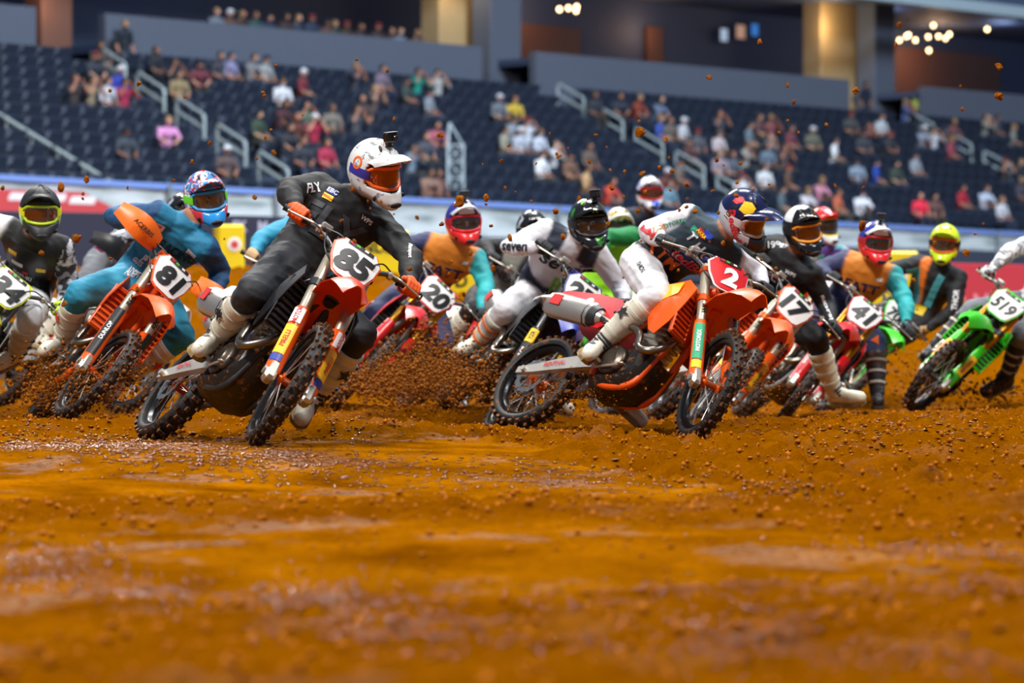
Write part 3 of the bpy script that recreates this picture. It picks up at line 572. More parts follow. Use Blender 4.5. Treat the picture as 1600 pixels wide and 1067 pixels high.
for (u0, u1, dp, m, lab) in ((672, 752, 3.0, warm, 'tan plaster column lit warmly beside the long parapet'), (1268, 1352, 3.2, warm, 'tan plaster column lit warmly beside the suite lamps'), (52, 100, 4.6, brown, 'brown panelled column at the stair end of the concourse'), (752, 800, 1.8, conc2, 'grey concrete pier between the long and middle parapets'),
                             (1352, 1384, 2.2, conc2, 'grey concrete pier beside the suite lamps')):
    a_, c_ = s_at(u0, PW + dp), s_at(u1, PW + dp)
    along('column', PW + dp, a_, c_, 5.9, 11.3, .8, m, lab, 'column', ch=.04)
for (u0, u1, z0, z1, m, lab) in ((805, 905, 8.7, 10.1, brown, 'reddish panel on the back wall of the middle suite'), (1010, 1034, 8.4, 10.4, brown, 'orange lit doorway panel in the middle suite'), (1390, 1560, 8.9, 10.6, brown, 'reddish back panel of the suite with pendant lamps')):
    along('suite_panel', PW + 6.9, s_at(u0, PW + 6.9), s_at(u1, PW + 6.9), z0, z1, .12, m, lab, 'panel')
for (u, v, w_, h_, col, lab) in ((1131, 55, .34, .42, 'B8CFE8', 'pale glowing wall screen in the middle suite'), (1157, 50, .44, .46, 'C79A80', 'tan glowing wall screen in the middle suite'), (1179, 47, .34, .40, '3A86E0', 'bright blue wall screen in the middle suite')):
    p_ = PW + 6.6; q = S(p_, s_at(u, p_)); z = CAMZ + (HORY - v) / FPX * q.y
    e = empty('wall_screen', None, MROT @ Matrix.Translation((s_at(u, p_), p_, z))); tag(e, lab, 'screen')
    b = MB(); b.box((0, .04, 0), (w_ + .06, .06, h_ + .06), None, .01); put('bezel', b.mesh('bezel'), dark, e)
    b = MB(); b.box((0, 0, 0), (w_, .03, h_)); put('display', b.mesh('display', 0), mat('screen_' + col, col, .4, emit=.55), e)
bulb = mat('lamp_glow', 'FFD9A0', .4, emit=9)
lamp_px = [(874, 15), (888, 13), (901, 11), (900, 17), (1405, 63), (1416, 57), (1419, 55), (1430, 63), (1450, 58), (1458, 40), (1466, 57), (1477, 60), (1483, 54), (1542, 46), (1451, 79)]
for (u, v) in lamp_px:
    p_ = PW + 4.2; q = S(p_, s_at(u, p_)); z = CAMZ + (HORY - v) / FPX * q.y
    e = empty('pendant_lamp', (q.x, q.y, z)); tag(e, 'small glowing pendant lamp hanging in a suite', 'lamp', 'pendant lamps of the suites')
    b = MB(); b.ell((0, 0, 0), (.06, .06, .07), None, 10, 8); put('globe', b.mesh('globe'), bulb, e)
    b = MB(); b.tube([(0, 0, .06), (0, 0, 11.3 - z)], .008, 5); put('cord', b.mesh('cord'), dark, e)
def point(loc, e, col, r=.3):
    l = bpy.data.lights.new('suite_lamp_or_fill', 'POINT'); l.energy = e; l.color = col; l.shadow_soft_size = r; o = bpy.data.objects.new('suite_lamp_or_fill', l); COL.objects.link(o); o.location = loc
for k in range(9):
    point(S(PW + 3.0, 44 + 7.0 * k, 10.9), 55, (.50, .66, 1.), .5)  # added bluish fill points without fixtures, brightening the dark suite interior
for (u, dp, z, e, c) in ((855, 5.5, 10.4, 60, (1, .6, .35)), (1022, 6.2, 10.2, 35, (1, .55, .3)), (1465, 5.2, 10.3, 110, (1, .6, .35)), (705, 2.0, 10.6, 70, (1, .75, .45)), (1300, 2.2, 10.4, 90, (1, .75, .45)), (75, 3.6, 9.0, 40, (1, .65, .4))):
    q = S(PW + dp, s_at(u, PW + dp), z); point(q, e, c)
# ------------------------------------------------------------------ dirt bike: local x forward, y left, z up, metres, ground at z 0
V = Vector
FA = V((1.485, 0, .345)); RA = V((0, 0, .335)); FD = V((-math.sin(R(26)), 0, math.cos(R(26)))); FF = V((FD.z, 0, -FD.x))
HEADP = FA + FD * .75 - FF * .03
def fk(s, y=0., f=0.): return FA + FD * s + V((0, y, 0)) + FF * f
def steer_M(st): return Matrix.Translation(HEADP) @ Matrix.Rotation(st, 4, FD) @ Matrix.Translation(-HEADP)
WHEELM = lambda c: Matrix.Translation(c) @ Matrix.Rotation(R(90), 4, 'X')          # local z -> -y
BM = {}
def cached(key, fn):
    if key not in BM: BM[key] = fn()
    return BM[key]
def m_tyre(c, ro, rim, w_):
    b = MB(); h = ro - rim; pr = []
    for i in range(13):
        a = R(-118 + 236 * i / 12); pr.append((rim + h * .5 + h * .5 * math.cos(a) * 1.0, w_ / 2 * math.sin(a) * (1.0 if abs(a) < 1.7 else .92)))
    b.lathe(pr, 48, WHEELM(c), close=True); return b.mesh('tyre', 50)
def m_rim(c, r, w_):
    b = MB(); h = w_ / 2
    b.lathe([(r + .012, -h), (r + .012, -h + .006), (r - .004, -h + .010), (r - .014, -h * .35), (r - .018, 0), (r - .014, h * .35), (r - .004, h - .010), (r + .012, h - .006), (r + .012, h), (r - .008, h), (r - .022, h * .5), (r - .026, 0), (r - .022, -h * .5), (r - .008, -h)], 48, WHEELM(c), close=True); return b.mesh('rim', 40)
def m_hub(c, r, hw):
    b = MB(); b.lathe([(.0, -hw - .012), (.016, -hw - .012), (.018, -hw), (r, -hw), (r, -hw + .008), (r * .55, -hw + .02), (r * .5, 0), (r * .55, hw - .02), (r, hw - .008), (r, hw), (.018, hw), (.016, hw + .012), (0, hw + .012)], 20, WHEELM(c)); return b.mesh('hub', 40)
def m_disc(c, r, y, n=64):
    b = MB(); P = []
    for j in range(n):
        a = 2 * math.pi * j / n; ro = r * (1 + .035 * math.cos(a * 16)); P.append([(c.x + ro * math.cos(a), c.y + y, c.z + ro * math.sin(a)), (c.x + r * .72 * math.cos(a), c.y + y, c.z + r * .72 * math.sin(a))])
    b.grid(P, closed_u=True, thick=.004)
    for j in range(6):
        a = 2 * math.pi * j / 6; b.box((c.x + r * .55 * math.cos(a), c.y + y, c.z + r * .55 * math.sin(a)), (r * .5, .005, .014), Matrix.Rotation(-a, 3, 'Y'))
    return b.mesh('brake_disc', 30)
def knob_mats(c, ro, w_, front):
    """positions of the tyre blocks; returns matrices for a unit knob"""
    out = []; n = 34 if front else 30
    for j in range(n):
        a0 = 2 * math.pi * j / n
        rows = [(-.011, 0, 0), (.011, 0, 0)] if j % 2 else [(0, 0, 0)]
        rows = rows + [(-.030 if front else -.040, .35, .5), (.030 if front else .040, .35, .5)] if True else rows
        for (y, tilt, da) in rows:
            a = a0 + da * 2 * math.pi / n; sg = 1 if y > 0 else -1
            rr = ro - (0.0 if tilt == 0 else .014)
            M = Matrix.Translation(c) @ Matrix.Rotation(-a, 4, 'Y') @ Matrix.Translation((rr - .004, y * (1 if front else 1.05), 0)) @ Matrix.Rotation(sg * tilt * 1.4, 4, 'Z')
            out.append(M)
    return out
def m_knob(front):
    b = MB(); d = (.024, .017 if front else .022, .026 if front else .030); b.box((0, 0, 0), d)
    m = b.mesh('knob', 0)
    for v in m.vertices:
        if v.co.x > 0: v.co.y *= .8; v.co.z *= .8
    return m
def spoke_mats(c, rh, rr, hw):
    out = []
    for j in range(32):
        sd = 1 if j % 2 else -1; a0 = 2 * math.pi * j / 32; tw = R(52) * (1 if (j // 2) % 2 else -1); a1 = a0 + tw
        p = c + V((rh * math.cos(a0), sd * hw, rh * math.sin(a0))); q = c + V((rr * math.cos(a0 + tw * .25), sd * .006, rr * math.sin(a0 + tw * .25)))
        d = q - p; out.append(Matrix.Translation(p) @ d.to_track_quat('Z', 'Y').to_matrix().to_4x4() @ Matrix.Diagonal((1, 1, d.length, 1)))
    return out
def m_spoke():
    b = MB(); b.tube([(0, 0, 0), (0, 0, 1)], .0022, 5); return b.mesh('spoke', 60)
def joined(mesh, mats_, name, smooth=0):
    b = MB(); vs = [v.co.copy() for v in mesh.vertices]; fs = [tuple(f.vertices) for f in mesh.polygons]
    for M in mats_: b.add([M @ v for v in vs], fs)
    return b.mesh(name, smooth)
def wheel(root, front, sty, near, M):
    k = 'f' if front else 'r'; c = FA if front else RA; ro = .331 if front else .320; rim = .272 if front else .248; w_ = .082 if front else .112
    rm = cached(k + 'rim', lambda: m_rim(c, rim, .046 if front else .058))
    wo = put('front_wheel' if front else 'rear_wheel', rm, sty['rim'], root, M)
    rub = mat('tyre_rubber', '1B1A19', .6, mud=.30, var=.3, mudcol='6E3F16'); kn = mat('tyre_knob', '201D1B', .75, mud=.55, var=.3, mudcol='6B3D15')
    put('tyre', cached(k + 'tyre', lambda: m_tyre(c, ro, rim - .004, w_)), rub, wo)
    put('hub', cached(k + 'hub', lambda: m_hub(c, .036 if front else .05, .05)), sty['hub'], wo)
    put('brake_disc', cached(k + 'disc', lambda: m_disc(c, .13 if front else .12, .068 if front else -.072)), mat('steel_disc', 'B9BAB8', .3, 1, mud=.25), wo)
    kmesh = cached(k + 'knob', lambda: m_knob(front)); km = knob_mats(c, ro + .010, w_, front); sm = cached('spoke', m_spoke); sp = spoke_mats(c, .034 if front else .047, rim - .008, .04)
    spm = mat('spoke_steel', 'C9C7C2', .3, 1., mud=.1)
    if near:
        for q in km: put('knob', kmesh, kn, wo, q)
        for q in sp: put('spoke', sm, spm, wo, q)
    else:
        tag(put('tread_knobs', cached(k + 'knobs', lambda: joined(kmesh, km, 'tread_knobs')), kn, wo), kind='stuff')
        tag(put('spokes', cached(k + 'spokes', lambda: joined(sm, sp, 'spokes')), spm, wo), kind='stuff')
    return wo
def fender_front():
    b = MB(); ctr = [(1.04, .70, .055), (1.12, .82, .085), (1.25, .90, .11), (1.42, .935, .115), (1.60, .925, .105), (1.74, .885, .085), (1.83, .84, .05)]; P = []
    for (x, z, hw) in ctr:
        P.append([(x - .02 * abs(t) ** 2, hw * t, z - .055 * abs(t) ** 2.2 + (.008 if abs(t) < .3 else 0)) for t in (-1, -.8, -.5, -.25, 0, .25, .5, .8, 1)])
    b.grid(P, thick=.006, flip=True); return b.mesh('front_fender', 40)
def fender_rear():
    b = MB(); ctr = [(.25, .90, .10), (.05, .935, .11), (-.15, .965, .10), (-.30, .985, .085), (-.40, .985, .05)]; P = []
    for (x, z, hw) in ctr: P.append([(x, hw * t, z - .06 * abs(t) ** 2) for t in (-1, -.7, -.35, 0, .35, .7, 1)])
    b.grid(P, thick=.006); return b.mesh('rear_fender', 40)
def m_seat():
    b = MB(); ctr = [(.98, .955, .05, .07), (.88, .975, .075, .10), (.70, .965, .085, .13), (.50, .945, .095, .13), (.30, .94, .11, .11), (.10, .955, .105, .07), (-.02, .965, .08, .03)]; P = []
    for (x, z, hw, h) in ctr: P.append([(x, hw * math.cos(a) * (1.0), z - h * (1 - math.sin(a)) * .9 if math.sin(a) < .5 else z - h * .45 * (1 - math.sin(a))) for a in [R(-30 + 240 * j / 12) for j in range(13)]])
    b.grid(P, thick=0); b.f.append(tuple(range(13))); b.f.append(tuple(len(b.v) - 13 + j for j in range(12, -1, -1))); return b.mesh('seat', 50)
def side_sheet(outline, ytop, sg, t=.006, bulge=0.):
    """plastic panel given by an outline in x,z; y from a function"""
    b = MB(); n = len(outline); cx = sum(p[0] for p in outline) / n; cz = sum(p[1] for p in outline) / n
    P = []
    for (x, z) in outline: P.append([(cx + (x - cx) * k, sg * (ytop(cx + (x - cx) * k, cz + (z - cz) * k) + bulge * (1 - k * k)), cz + (z - cz) * k) for k in (1., .75, .5, .25, .02)])
    b.grid(P, closed_u=True, thick=t, flip=(sg > 0)); return b.mesh('panel', 35)
SHROUD = [(1.17, .91), (1.06, .985), (.86, .985), (.66, .93), (.56, .86), (.66, .80), (.82, .755), (.93, .62), (1.02, .575), (1.10, .66), (1.16, .80)]
shroud_y = lambda x, z: .105 + .10 * smooth01(.55, 1.12, x) - .03 * smooth01(.8, 1.0, z)
SIDEP = [(.58, .86), (.30, .915), (-.02, .945), (-.14, .91), (-.02, .80), (.20, .69), (.46, .64), (.58, .72)]
side_y = lambda x, z: .125 + .03 * smooth01(.9, .6, z)
PLATE = [(-.085, .125), (.085, .125), (.128, .075), (.118, -.01), (.085, -.105), (.055, -.125), (-.055, -.125), (-.085, -.105), (-.118, -.01), (-.128, .075)]
def m_engine():
    b = MB(); b.box((.73, 0, .42), (.36, .21, .24), Matrix.Rotation(R(-8), 3, 'Y'), .03); b.box((.60, 0, .47), (.18, .20, .20), None, .03)
    b.tube([(.66, -.03, .34), (.90, -.03, .36)], .085, 10)
    return b.mesh('engine', 40)
def m_cyl():
    b = MB(); rot = Matrix.Rotation(R(12), 3, 'Y')
    for i in range(5): b.box(V((.845, 0, .56)) + V((.018, 0, .036)) * i, (.19, .17, .022), rot, .006)
    b.box((.86, 0, .66), (.15, .14, .24), rot, .015); b.box((.89, 0, .79), (.17, .16, .08), rot, .02); return b.mesh('cylinder_head', 40)
def m_cover(y, c, r):
    sg = -1 if y < 0 else 1; b = MB(); b.lathe([(0, .05), (r * .55, .05), (r * .62, .042), (r * .85, .036), (r * .95, .028), (r, .012), (r, 0)], 28, Matrix.Translation((c[0], y, c[1])) @ Matrix.Rotation(R(90) * (1 if sg < 0 else -1), 4, 'X'))
    for j in range(8):
        a = 2 * math.pi * j / 8; b.lathe([(0, .024), (.008, .024), (.008, .005)], 6, Matrix.Translation((c[0] + r * .93 * math.cos(a), y, c[1] + r * .93 * math.sin(a))) @ Matrix.Rotation(R(90) * (1 if sg < 0 else -1), 4, 'X'))
    return b.mesh('engine_cover', 40)
def bez(pts, n=24):
    """smooth curve through points (Catmull-Rom)"""
    P = [V(p) for p in pts]; P = [P[0] * 2 - P[1]] + P + [P[-1] * 2 - P[-2]]; out = []; k = len(P) - 3
    for i in range(k):
        for j in range(max(2, n // k)):
            t = j / max(2, n // k); a, b, c, d = P[i:i + 4]
            out.append(.5 * ((2 * b) + (c - a) * t + (2 * a - 5 * b + 4 * c - d) * t * t + (3 * b - a - 3 * c + d) * t ** 3))
    return out + [P[-2]]
def m_swing():
    b = MB()
    for sg in (-1, 1):
        P = []
        for (x, z, h, y, w_) in ((.62, .43, .06, .075, .035), (.48, .425, .095, .10, .04), (.25, .385, .08, .115, .036), (.08, .35, .06, .122, .032), (-.06, .335, .045, .122, .03)):
            P.append([(x, sg * (y - w_ / 2), z - h / 2), (x, sg * (y + w_ / 2), z - h / 2), (x, sg * (y + w_ / 2), z + h / 2), (x, sg * (y - w_ / 2), z + h / 2), (x, sg * (y - w_ / 2), z - h / 2)])
        b.grid(P, flip=sg < 0); b.box((-.06, sg * .122, .335), (.02, .03, .045)); b.lathe([(0, .022), (.018, .022), (.02, 0)], 8, Matrix.Translation((0, sg * .138, .335)) @ Matrix.Rotation(R(90) * (1 if sg < 0 else -1), 4, 'X'))
    b.box((.44, 0, .43), (.10, .22, .07), None, .015); return b.mesh('swingarm', 35)
def m_frame():
    b = MB()
    for sg in (-1, 1):
        b.tube(bez([(1.15, sg * .03, 1.0), (1.0, sg * .10, .90), (.78, sg * .12, .70), (.60, sg * .11, .52), (.58, sg * .10, .33)]), .028, 8)
        b.tube(bez([(1.17, sg * .025, .93), (1.08, sg * .055, .70), (.98, sg * .08, .40), (.92, sg * .09, .28), (.75, sg * .10, .255), (.58, sg * .10, .30)]), .022, 8)
        b.tube([(.70, sg * .09, .80), (.35, sg * .08, .86), (.0, sg * .07, .88)], .013, 6); b.tube([(.60, sg * .10, .55), (.30, sg * .08, .76), (.02, sg * .07, .87)], .011, 6)
    b.tube([(1.12, 0, 1.04), (1.20, 0, .86)], .032, 10); return b.mesh('frame', 50)
def m_skid():
    b = MB(); P = []
    for (x, z, hw) in ((1.03, .46, .10), (.97, .31, .135), (.86, .228, .15), (.60, .225, .15)): P.append([(x, hw * t, z + .075 * abs(t) ** 4) for t in (-1, -.8, -.5, 0, .5, .8, 1)])
    b.grid(P, thick=.006); return b.mesh('skid_plate', 40)
def m_bars():
    b = MB(); b.tube(bez([(.955, -.41, 1.225), (.99, -.29, 1.217), (1.03, -.20, 1.205), (1.075, -.11, 1.15), (1.08, -.05, 1.145), (1.08, .05, 1.145), (1.075, .11, 1.15), (1.03, .20, 1.205), (.99, .29, 1.217), (.955, .41, 1.225)], 40), .0135, 8)
    b.box(fk(.87, 0, -.03) + V((0, 0, .04)), (.05, .11, .07), Matrix.Rotation(R(-26), 3, 'Y'), .012); return b.mesh('handlebar', 50)
def grip_pts(sg): return V((.993, sg * .275, 1.217)), V((.955, sg * .41, 1.225))
def m_grip(sg):
    a, c = grip_pts(sg); b = MB(); d = (c - a).normalized(); pts = []; rr = []
    b.tube([a - d * .006, a, a + d * .001], [.026, .026, .019], 12); L_ = (c - a).length
    for i in range(13): pts.append(a + d * (L_ * i / 12)); rr.append(.0175 if i % 2 else .016)
    b.tube(pts, rr, 10); b.tube([c, c + d * .008], .019, 10); return b.mesh('grip', 50)
def m_lever(sg):
    b = MB(); b.box(V((1.02, sg * .215, 1.21)), (.05, .035, .04), Matrix.Rotation(R(20), 3, 'Y'), .008)
    b.tube(bez([(1.04, sg * .22, 1.21), (1.075, sg * .26, 1.205), (1.06, sg * .33, 1.20), (1.045, sg * .395, 1.195)], 12), [.009] * 3 + [.006] * 9 + [.0065] if False else .0062, 6)
    b.ell((1.045, sg * .397, 1.195), (.009, .009, .009), None, 8, 6)
    if sg < 0: b.box((1.035, -.19, 1.235), (.05, .06, .035), Matrix.Rotation(R(10), 3, 'Y'), .006)
    return b.mesh('lever', 40)
def m_guard(sg):
    """fork guard, a half shell in front of the lower tube"""
    b = MB(); P = []
    for s in (.0, .06, .16, .28, .38, .44):
        rr = .040 if s < .4 else .036
        P.append([fk(s, sg * .105 + rr * math.sin(a) * (1.05), rr * math.cos(a) * .95) + FF * .0 for a in [R(t) for t in (-115, -80, -45, -15, 15, 45, 80, 115)]])
    b.grid(P, thick=.004, flip=True); return b.mesh('fork_guard', 50)
def m_sticker(sg, s0, s1):
    b = MB(); P = []
    for i in range(5):
        s = s0 + (s1 - s0) * i / 4; P.append([fk(s, sg * .105 + .0428 * math.sin(R(t)) * 1.05, .0428 * math.cos(R(t)) * .95) for t in [sg * q_ for q_ in (-12, 2, 16, 30, 44, 58, 72)]])
    b.grid(P); return b.mesh('sticker', 60)
def m_handguard(sg):
    b = MB(); P = []
    for i in range(9):
        t = i / 8; y = sg * (.17 + .31 * t); x = 1.075 + .075 * math.sin(math.pi * min(1, t * .95)) - .06 * t * t; hh = .028 + .052 * math.sin(math.pi * (.15 + .75 * t)); z0 = 1.205 + .01 * t
        P.append([(x - .02 * (j / 4 - .5) ** 2 * 4, y, z0 + hh * (j / 4 * 2 - 1) + .012) for j in range(5)])
    b.grid(P, thick=.006, flip=sg > 0); b.tube([(1.07, sg * .17, 1.205), (1.03, sg * .19, 1.205)], .012, 6); return b.mesh('hand_guard', 40)
def wrap_side(me0, x0, z0, fn, sg, off):
    m = me0.copy(); bm = bmesh.new(); bm.from_mesh(m)
    for i in range(-12, 13): bmesh.ops.bisect_plane(bm, geom=bm.verts[:] + bm.edges[:] + bm.faces[:], plane_co=(i * .02, 0, 0), plane_no=(1, 0, 0))
    for v in bm.verts:
        x = x0 - sg * v.co.x; z = z0 + v.co.y; v.co = (x, sg * (fn(x, z) + off), z)
    bm.to_mesh(m); bm.free(); return m
TH_PLATE = frame(fk(.80, 0, .095), (0, 1, 0), FD)
def dirt_bike(key, pose, sty):
    x, y, z, yaw, lean, pitch, st = pose
    MW_ = Matrix.Translation((x, y, z)) @ Matrix.Rotation(yaw, 4, 'Z') @ Matrix.Rotation(lean, 4, 'X') @ Matrix.Rotation(pitch, 4, 'Y')
    e = empty('dirt_bike', None, MW_); tag(e, sty['label'], 'dirt bike', 'racing dirt bikes'); near = sty.get('near', False); SM = steer_M(st)
    pl = sty['plastic']; alu = mat('alloy', 'B9B6AC', .35, .7, mud=.2); dk = mat('engine_dark', '3B3A38', .4, .8, mud=.35); blk = mat('black_plastic', '17181A', .5, mud=.15); frm = sty['frame']
    FR = lambda n, k, f, m, par=None: put(n, cached(k, f), m, par or e, SM if par is None else None)
    # front end, turned with the bars
    wheel(e, True, sty, near, SM)
    for sg in (-1, 1):
        def leg():
            b = MB(); b.tube([fk(.84 + .06, sg * .105), fk(.86, sg * .105), fk(.60, sg * .105), fk(.44, sg * .105), fk(.43, sg * .105), fk(.05, sg * .105)], [.029, .031, .031, .0285, .024, .024], 14)
            b.box(fk(0, sg * .105), (.07, .05, .11), Matrix.Rotation(R(-26), 3, 'Y'), .014); b.tube([fk(-.005, sg * .125), fk(-.005, sg * .142)], .022, 10); return b.mesh('fork_leg', 40)
        lg = FR('fork_leg', 'leg%d' % sg, leg, sty['fork'])
        def lug():
            b = MB(); b.box(fk(0, sg * .106), (.078, .058, .12), Matrix.Rotation(R(-26), 3, 'Y'), .016); b.tube([fk(-.005, sg * .125), fk(-.005, sg * .146)], .023, 10); return b.mesh('axle_lug', 40)
        put('axle_lug', cached('lug%d' % sg, lug), alu, lg)
        gd = FR('fork_guard', 'guard%d' % sg, lambda: m_guard(sg), sty['guard'])
        for (s0, s1, m_, txt, tm) in sty.get('stickers', ()):
            put('sticker', cached('st%d%s%s' % (sg, s0, s1), lambda: m_sticker(sg, s0, s1)), m_, gd)
            if txt:
                aa = R(sg * 30); Mt = frame(fk((s0 + s1) / 2, sg * .105 + .0445 * math.sin(aa) * 1.05, .0445 * math.cos(aa) * .95), FD, FF * math.sin(aa) - V((0, math.cos(aa), 0))); put('lettering', text_mesh(txt, .026, .02, 0., min(1., (s1 - s0) * .92 / (len(txt) * .021))), tm, gd, Mt)
        if sty.get('tubetext'):
            Mt = frame(fk(.53, sg * .105, .0315), FD, (0, -1, 0)); put('lettering', text_mesh(sty['tubetext'], .034, .03), blk, lg, Mt)
    def clamps():
        b = MB()
        for s, h in ((.62, .045), (.85, .035)):
            b.box(fk(s, 0, -.012), (.055, .17, h), Matrix.Rotation(R(-26), 3, 'Y'), .008)
            for sg in (-1, 1): b.tube([fk(s - h / 2, sg * .105), fk(s + h / 2, sg * .105)], .040, 12)
        return b.mesh('triple_clamp', 40)
    FR('triple_clamp', 'clamps', clamps, sty.get('clamp', pl))
    FR('front_fender', 'ffender', fender_front, pl)
    def plate(k, t):
        def f():
            b = MB(); P = []
            for (px, py) in PLATE: P.append([(px * 1.1 * q * k, py * q * k, t - (px * 1.1 * q * k) ** 2) for q in (1, .66, .33, .01)])
            b.grid(P, closed_u=True, thick=.006, flip=True); return b.mesh('number_plate', 50)
        return f
    pb = put('number_plate', cached('plate', plate(1.0, 0)), sty['plate_edge'], e, SM @ TH_PLATE)
    put('plate_panel', cached('plate2', plate(.93, .007)), sty['plate'], pb)
    num = sty['num']; nh = .150 if len(num) < 3 else .115
    if num:
        tm_ = text_mesh(num, nh, .05 if len(num) < 3 else .03, .18, 1.05 if len(num) < 3 else .86)
        if ('tess', num) not in BM:
            bm = bmesh.new(); bm.from_mesh(tm_)
            for i in range(-8, 9): bmesh.ops.bisect_plane(bm, geom=bm.verts[:] + bm.edges[:] + bm.faces[:], plane_co=(i * .015, 0, 0), plane_no=(1, 0, 0))
            for v in bm.verts: v.co.z = .0095 - v.co.x ** 2
            mm = bpy.data.meshes.new('number'); bm.to_mesh(mm); bm.free(); BM['tess', num] = mm
        put('number', BM['tess', num], sty['numcol'], pb, Matrix.Translation((0, -.012, .002)))
    def strip():
        b = MB(); b.grid([[(x_, y_, .0095 - x_ * x_) for y_ in (.090, .112)] for x_ in [-.075 + .15 * i / 8 for i in range(9)]], flip=True); return b.mesh('plate_strip', 0)
    put('plate_strip', cached('strip', strip), blk, pb)
    for (x_, c_) in ((-.055, 'D02030'), (-.02, '50C030'), (.03, 'E8E8E8')):
        put('plate_badge', cached('badge%s' % x_, lambda: MB().box((x_, .101, .0108 - x_ * x_), (.022, .012, .002)).mesh('plate_badge', 0)), mat('badge_' + c_, c_, .5), pb)
    hb = FR('handlebar', 'bars', m_bars, mat('bar_alloy', '6A6A6C', .35, .9, mud=.15))
    for sg in (-1, 1):
        put('grip', cached('grip%d' % sg, lambda: m_grip(sg)), sty.get('gripm', blk), hb)
        put('lever', cached('lever%d' % sg, lambda: m_lever(sg)), alu, hb)
    def pad():
        b = MB(); b.tube([(1.045, -.12, 1.20), (1.045, .12, 1.20)], .026, 12); return b.mesh('bar_pad', 50)
    put('bar_pad', cached('pad', pad), sty['pad'], hb)
    put('pad_lettering', text_mesh(sty.get('padtext', 'RENTHAL'), .022, .02), mat('print_white', 'E8E8EA', .5), hb, frame((1.0715, 0, 1.206), (0, 1, 0), (-.2, 0, 1)))
    def cables():
        b = MB(); b.tube(bez([(1.06, -.20, 1.22), (1.16, -.10, 1.20), (1.20, .02, 1.10), (1.12, .07, .92)]), .0045, 5); b.tube(bez([(1.06, .20, 1.22), (1.17, .12, 1.19), (1.19, .03, 1.06), (1.08, -.05, .90)]), .0045, 5)
        b.tube(bez([(1.06, -.18, 1.21), (1.18, -.14, 1.08), (1.22, .13, .90), (1.40, .135, .55), (1.46, .12, .42)]), .004, 5); return b.mesh('cables', 60)
    put('cable', cached('cables', cables), blk, hb)
    if sty.get('handguard'):
        for sg in (-1, 1):
            g_ = FR('hand_guard', 'hg%d' % sg, lambda: m_handguard(sg), sty['handguard'])
            if sty.get('hgtext') and sg < 0: put('lettering', text_mesh(sty['hgtext'], .03, .03), blk, g_, frame((1.150, sg * .315, 1.222), (.05, 1, .0), (0, 0, 1)))
    # chassis
    wheel(e, False, sty, near, None)
    U = lambda n, k, f, m, par=None: put(n, cached(k, f), m, par or e)
    U('frame', 'frame', m_frame, frm); U('rear_fender', 'rfender', fender_rear, sty.get('rear', pl)); U('seat', 'seat', m_seat, sty['seat'])
    en = U('engine', 'engine', m_engine, dk); U('cylinder', 'cyl', m_cyl, alu, en)
    U('clutch_cover', 'clutch', lambda: m_cover(-.105, (.70, .43), .105), mat('cover_bronze', '5A5148', .38, .9, mud=.25), en); U('ignition_cover', 'ign', lambda: m_cover(.105, (.82, .40), .085), dk, en)
    U('skid_plate', 'skid', m_skid, dk)
    def header():
        b = MB(); b.tube(bez([(.95, 0, .70), (1.03, -.03, .66), (1.07, -.10, .55), (1.02, -.165, .47), (.93, -.175, .49), (.88, -.17, .58), (.78, -.165, .64), (.60, -.155, .66), (.44, -.15, .72)], 48), .0235, 12); return b.mesh('exhaust_header', 60)
    U('exhaust_header', 'header', header, mat('header_steel', '8C8378', .3, 1., mud=.12))
    def silencer():
        b = MB(); pts = [V((.46, -.15, .715)), V((.42, -.152, .722)), V((.36, -.156, .735)), V((.0, -.17, .80)), V((-.03, -.171, .806)), V((-.05, -.172, .81))]
        b.tube(pts, [.024, .045, .066, .068, .064, .04], 10, True, 1.25); return b.mesh('silencer', 35)
    si = U('silencer', 'silencer', silencer, mat('silencer_metal', 'B0ACA6', .32, .7, mud=.1))
    def scap():
        b = MB(); b.tube([(.43, -.152, .72), (.34, -.157, .738)], [.05, .0675], 10, True, 1.26); return b.mesh('silencer_cap', 35)
    U('end_cap', 'scap', scap, blk, si)
    def slabel():
        b = MB(); b.box((.07, -.2375, .795), (.10, .004, .07), Matrix.Rotation(R(10), 3, 'Y')); return b.mesh('label', 0)
    U('maker_label', 'slabel', slabel, mat('label_red', 'C01C1C', .5), si)
    sw = U('swingarm', 'swing', m_swing, mat('swing_alloy', 'C2BEB6', .38, .55, mud=.15))
    if sty.get('swingtext'):
        for sg in (-1, 1): put('lettering', text_mesh(sty['swingtext'], .030, .03, .2), mat('print_red', 'B81828', .5), sw, frame((.24, sg * .1425, .385), (-sg, 0, -.14 * sg), (0, 0, 1)))
    def chain():
        b = MB(); y_ = .10
        b.box((.30, y_, .42), (.62, .012, .018), Matrix.Rotation(R(-8), 3, 'Y')); b.box((.30, y_, .31), (.62, .012, .018), Matrix.Rotation(R(-4), 3, 'Y'))
        b.lathe([(.09, -.003), (.115, -.003), (.115, .003), (.09, .003)], 32, Matrix.Translation((0, y_, .335)) @ Matrix.Rotation(R(90), 4, 'X'), True); return b.mesh('chain', 0)
    U('chain', 'chain', chain, dk)
    def shock():
        b = MB(); b.tube([(.50, 0, .82), (.42, 0, .42)], .018, 8); pts = []
        for i in range(70): t = i / 69; a = t * 2 * math.pi * 7; c_ = V((.49, 0, .78)).lerp(V((.44, 0, .50)), t); pts.append(c_ + V((math.cos(a) * .034, math.sin(a) * .034, 0)))
        b.tube(pts, .006, 5); return b.mesh('shock', 60)
    U('shock', 'shock', shock, sty.get('spring', mat('spring_white', 'D8D8D4', .4)))
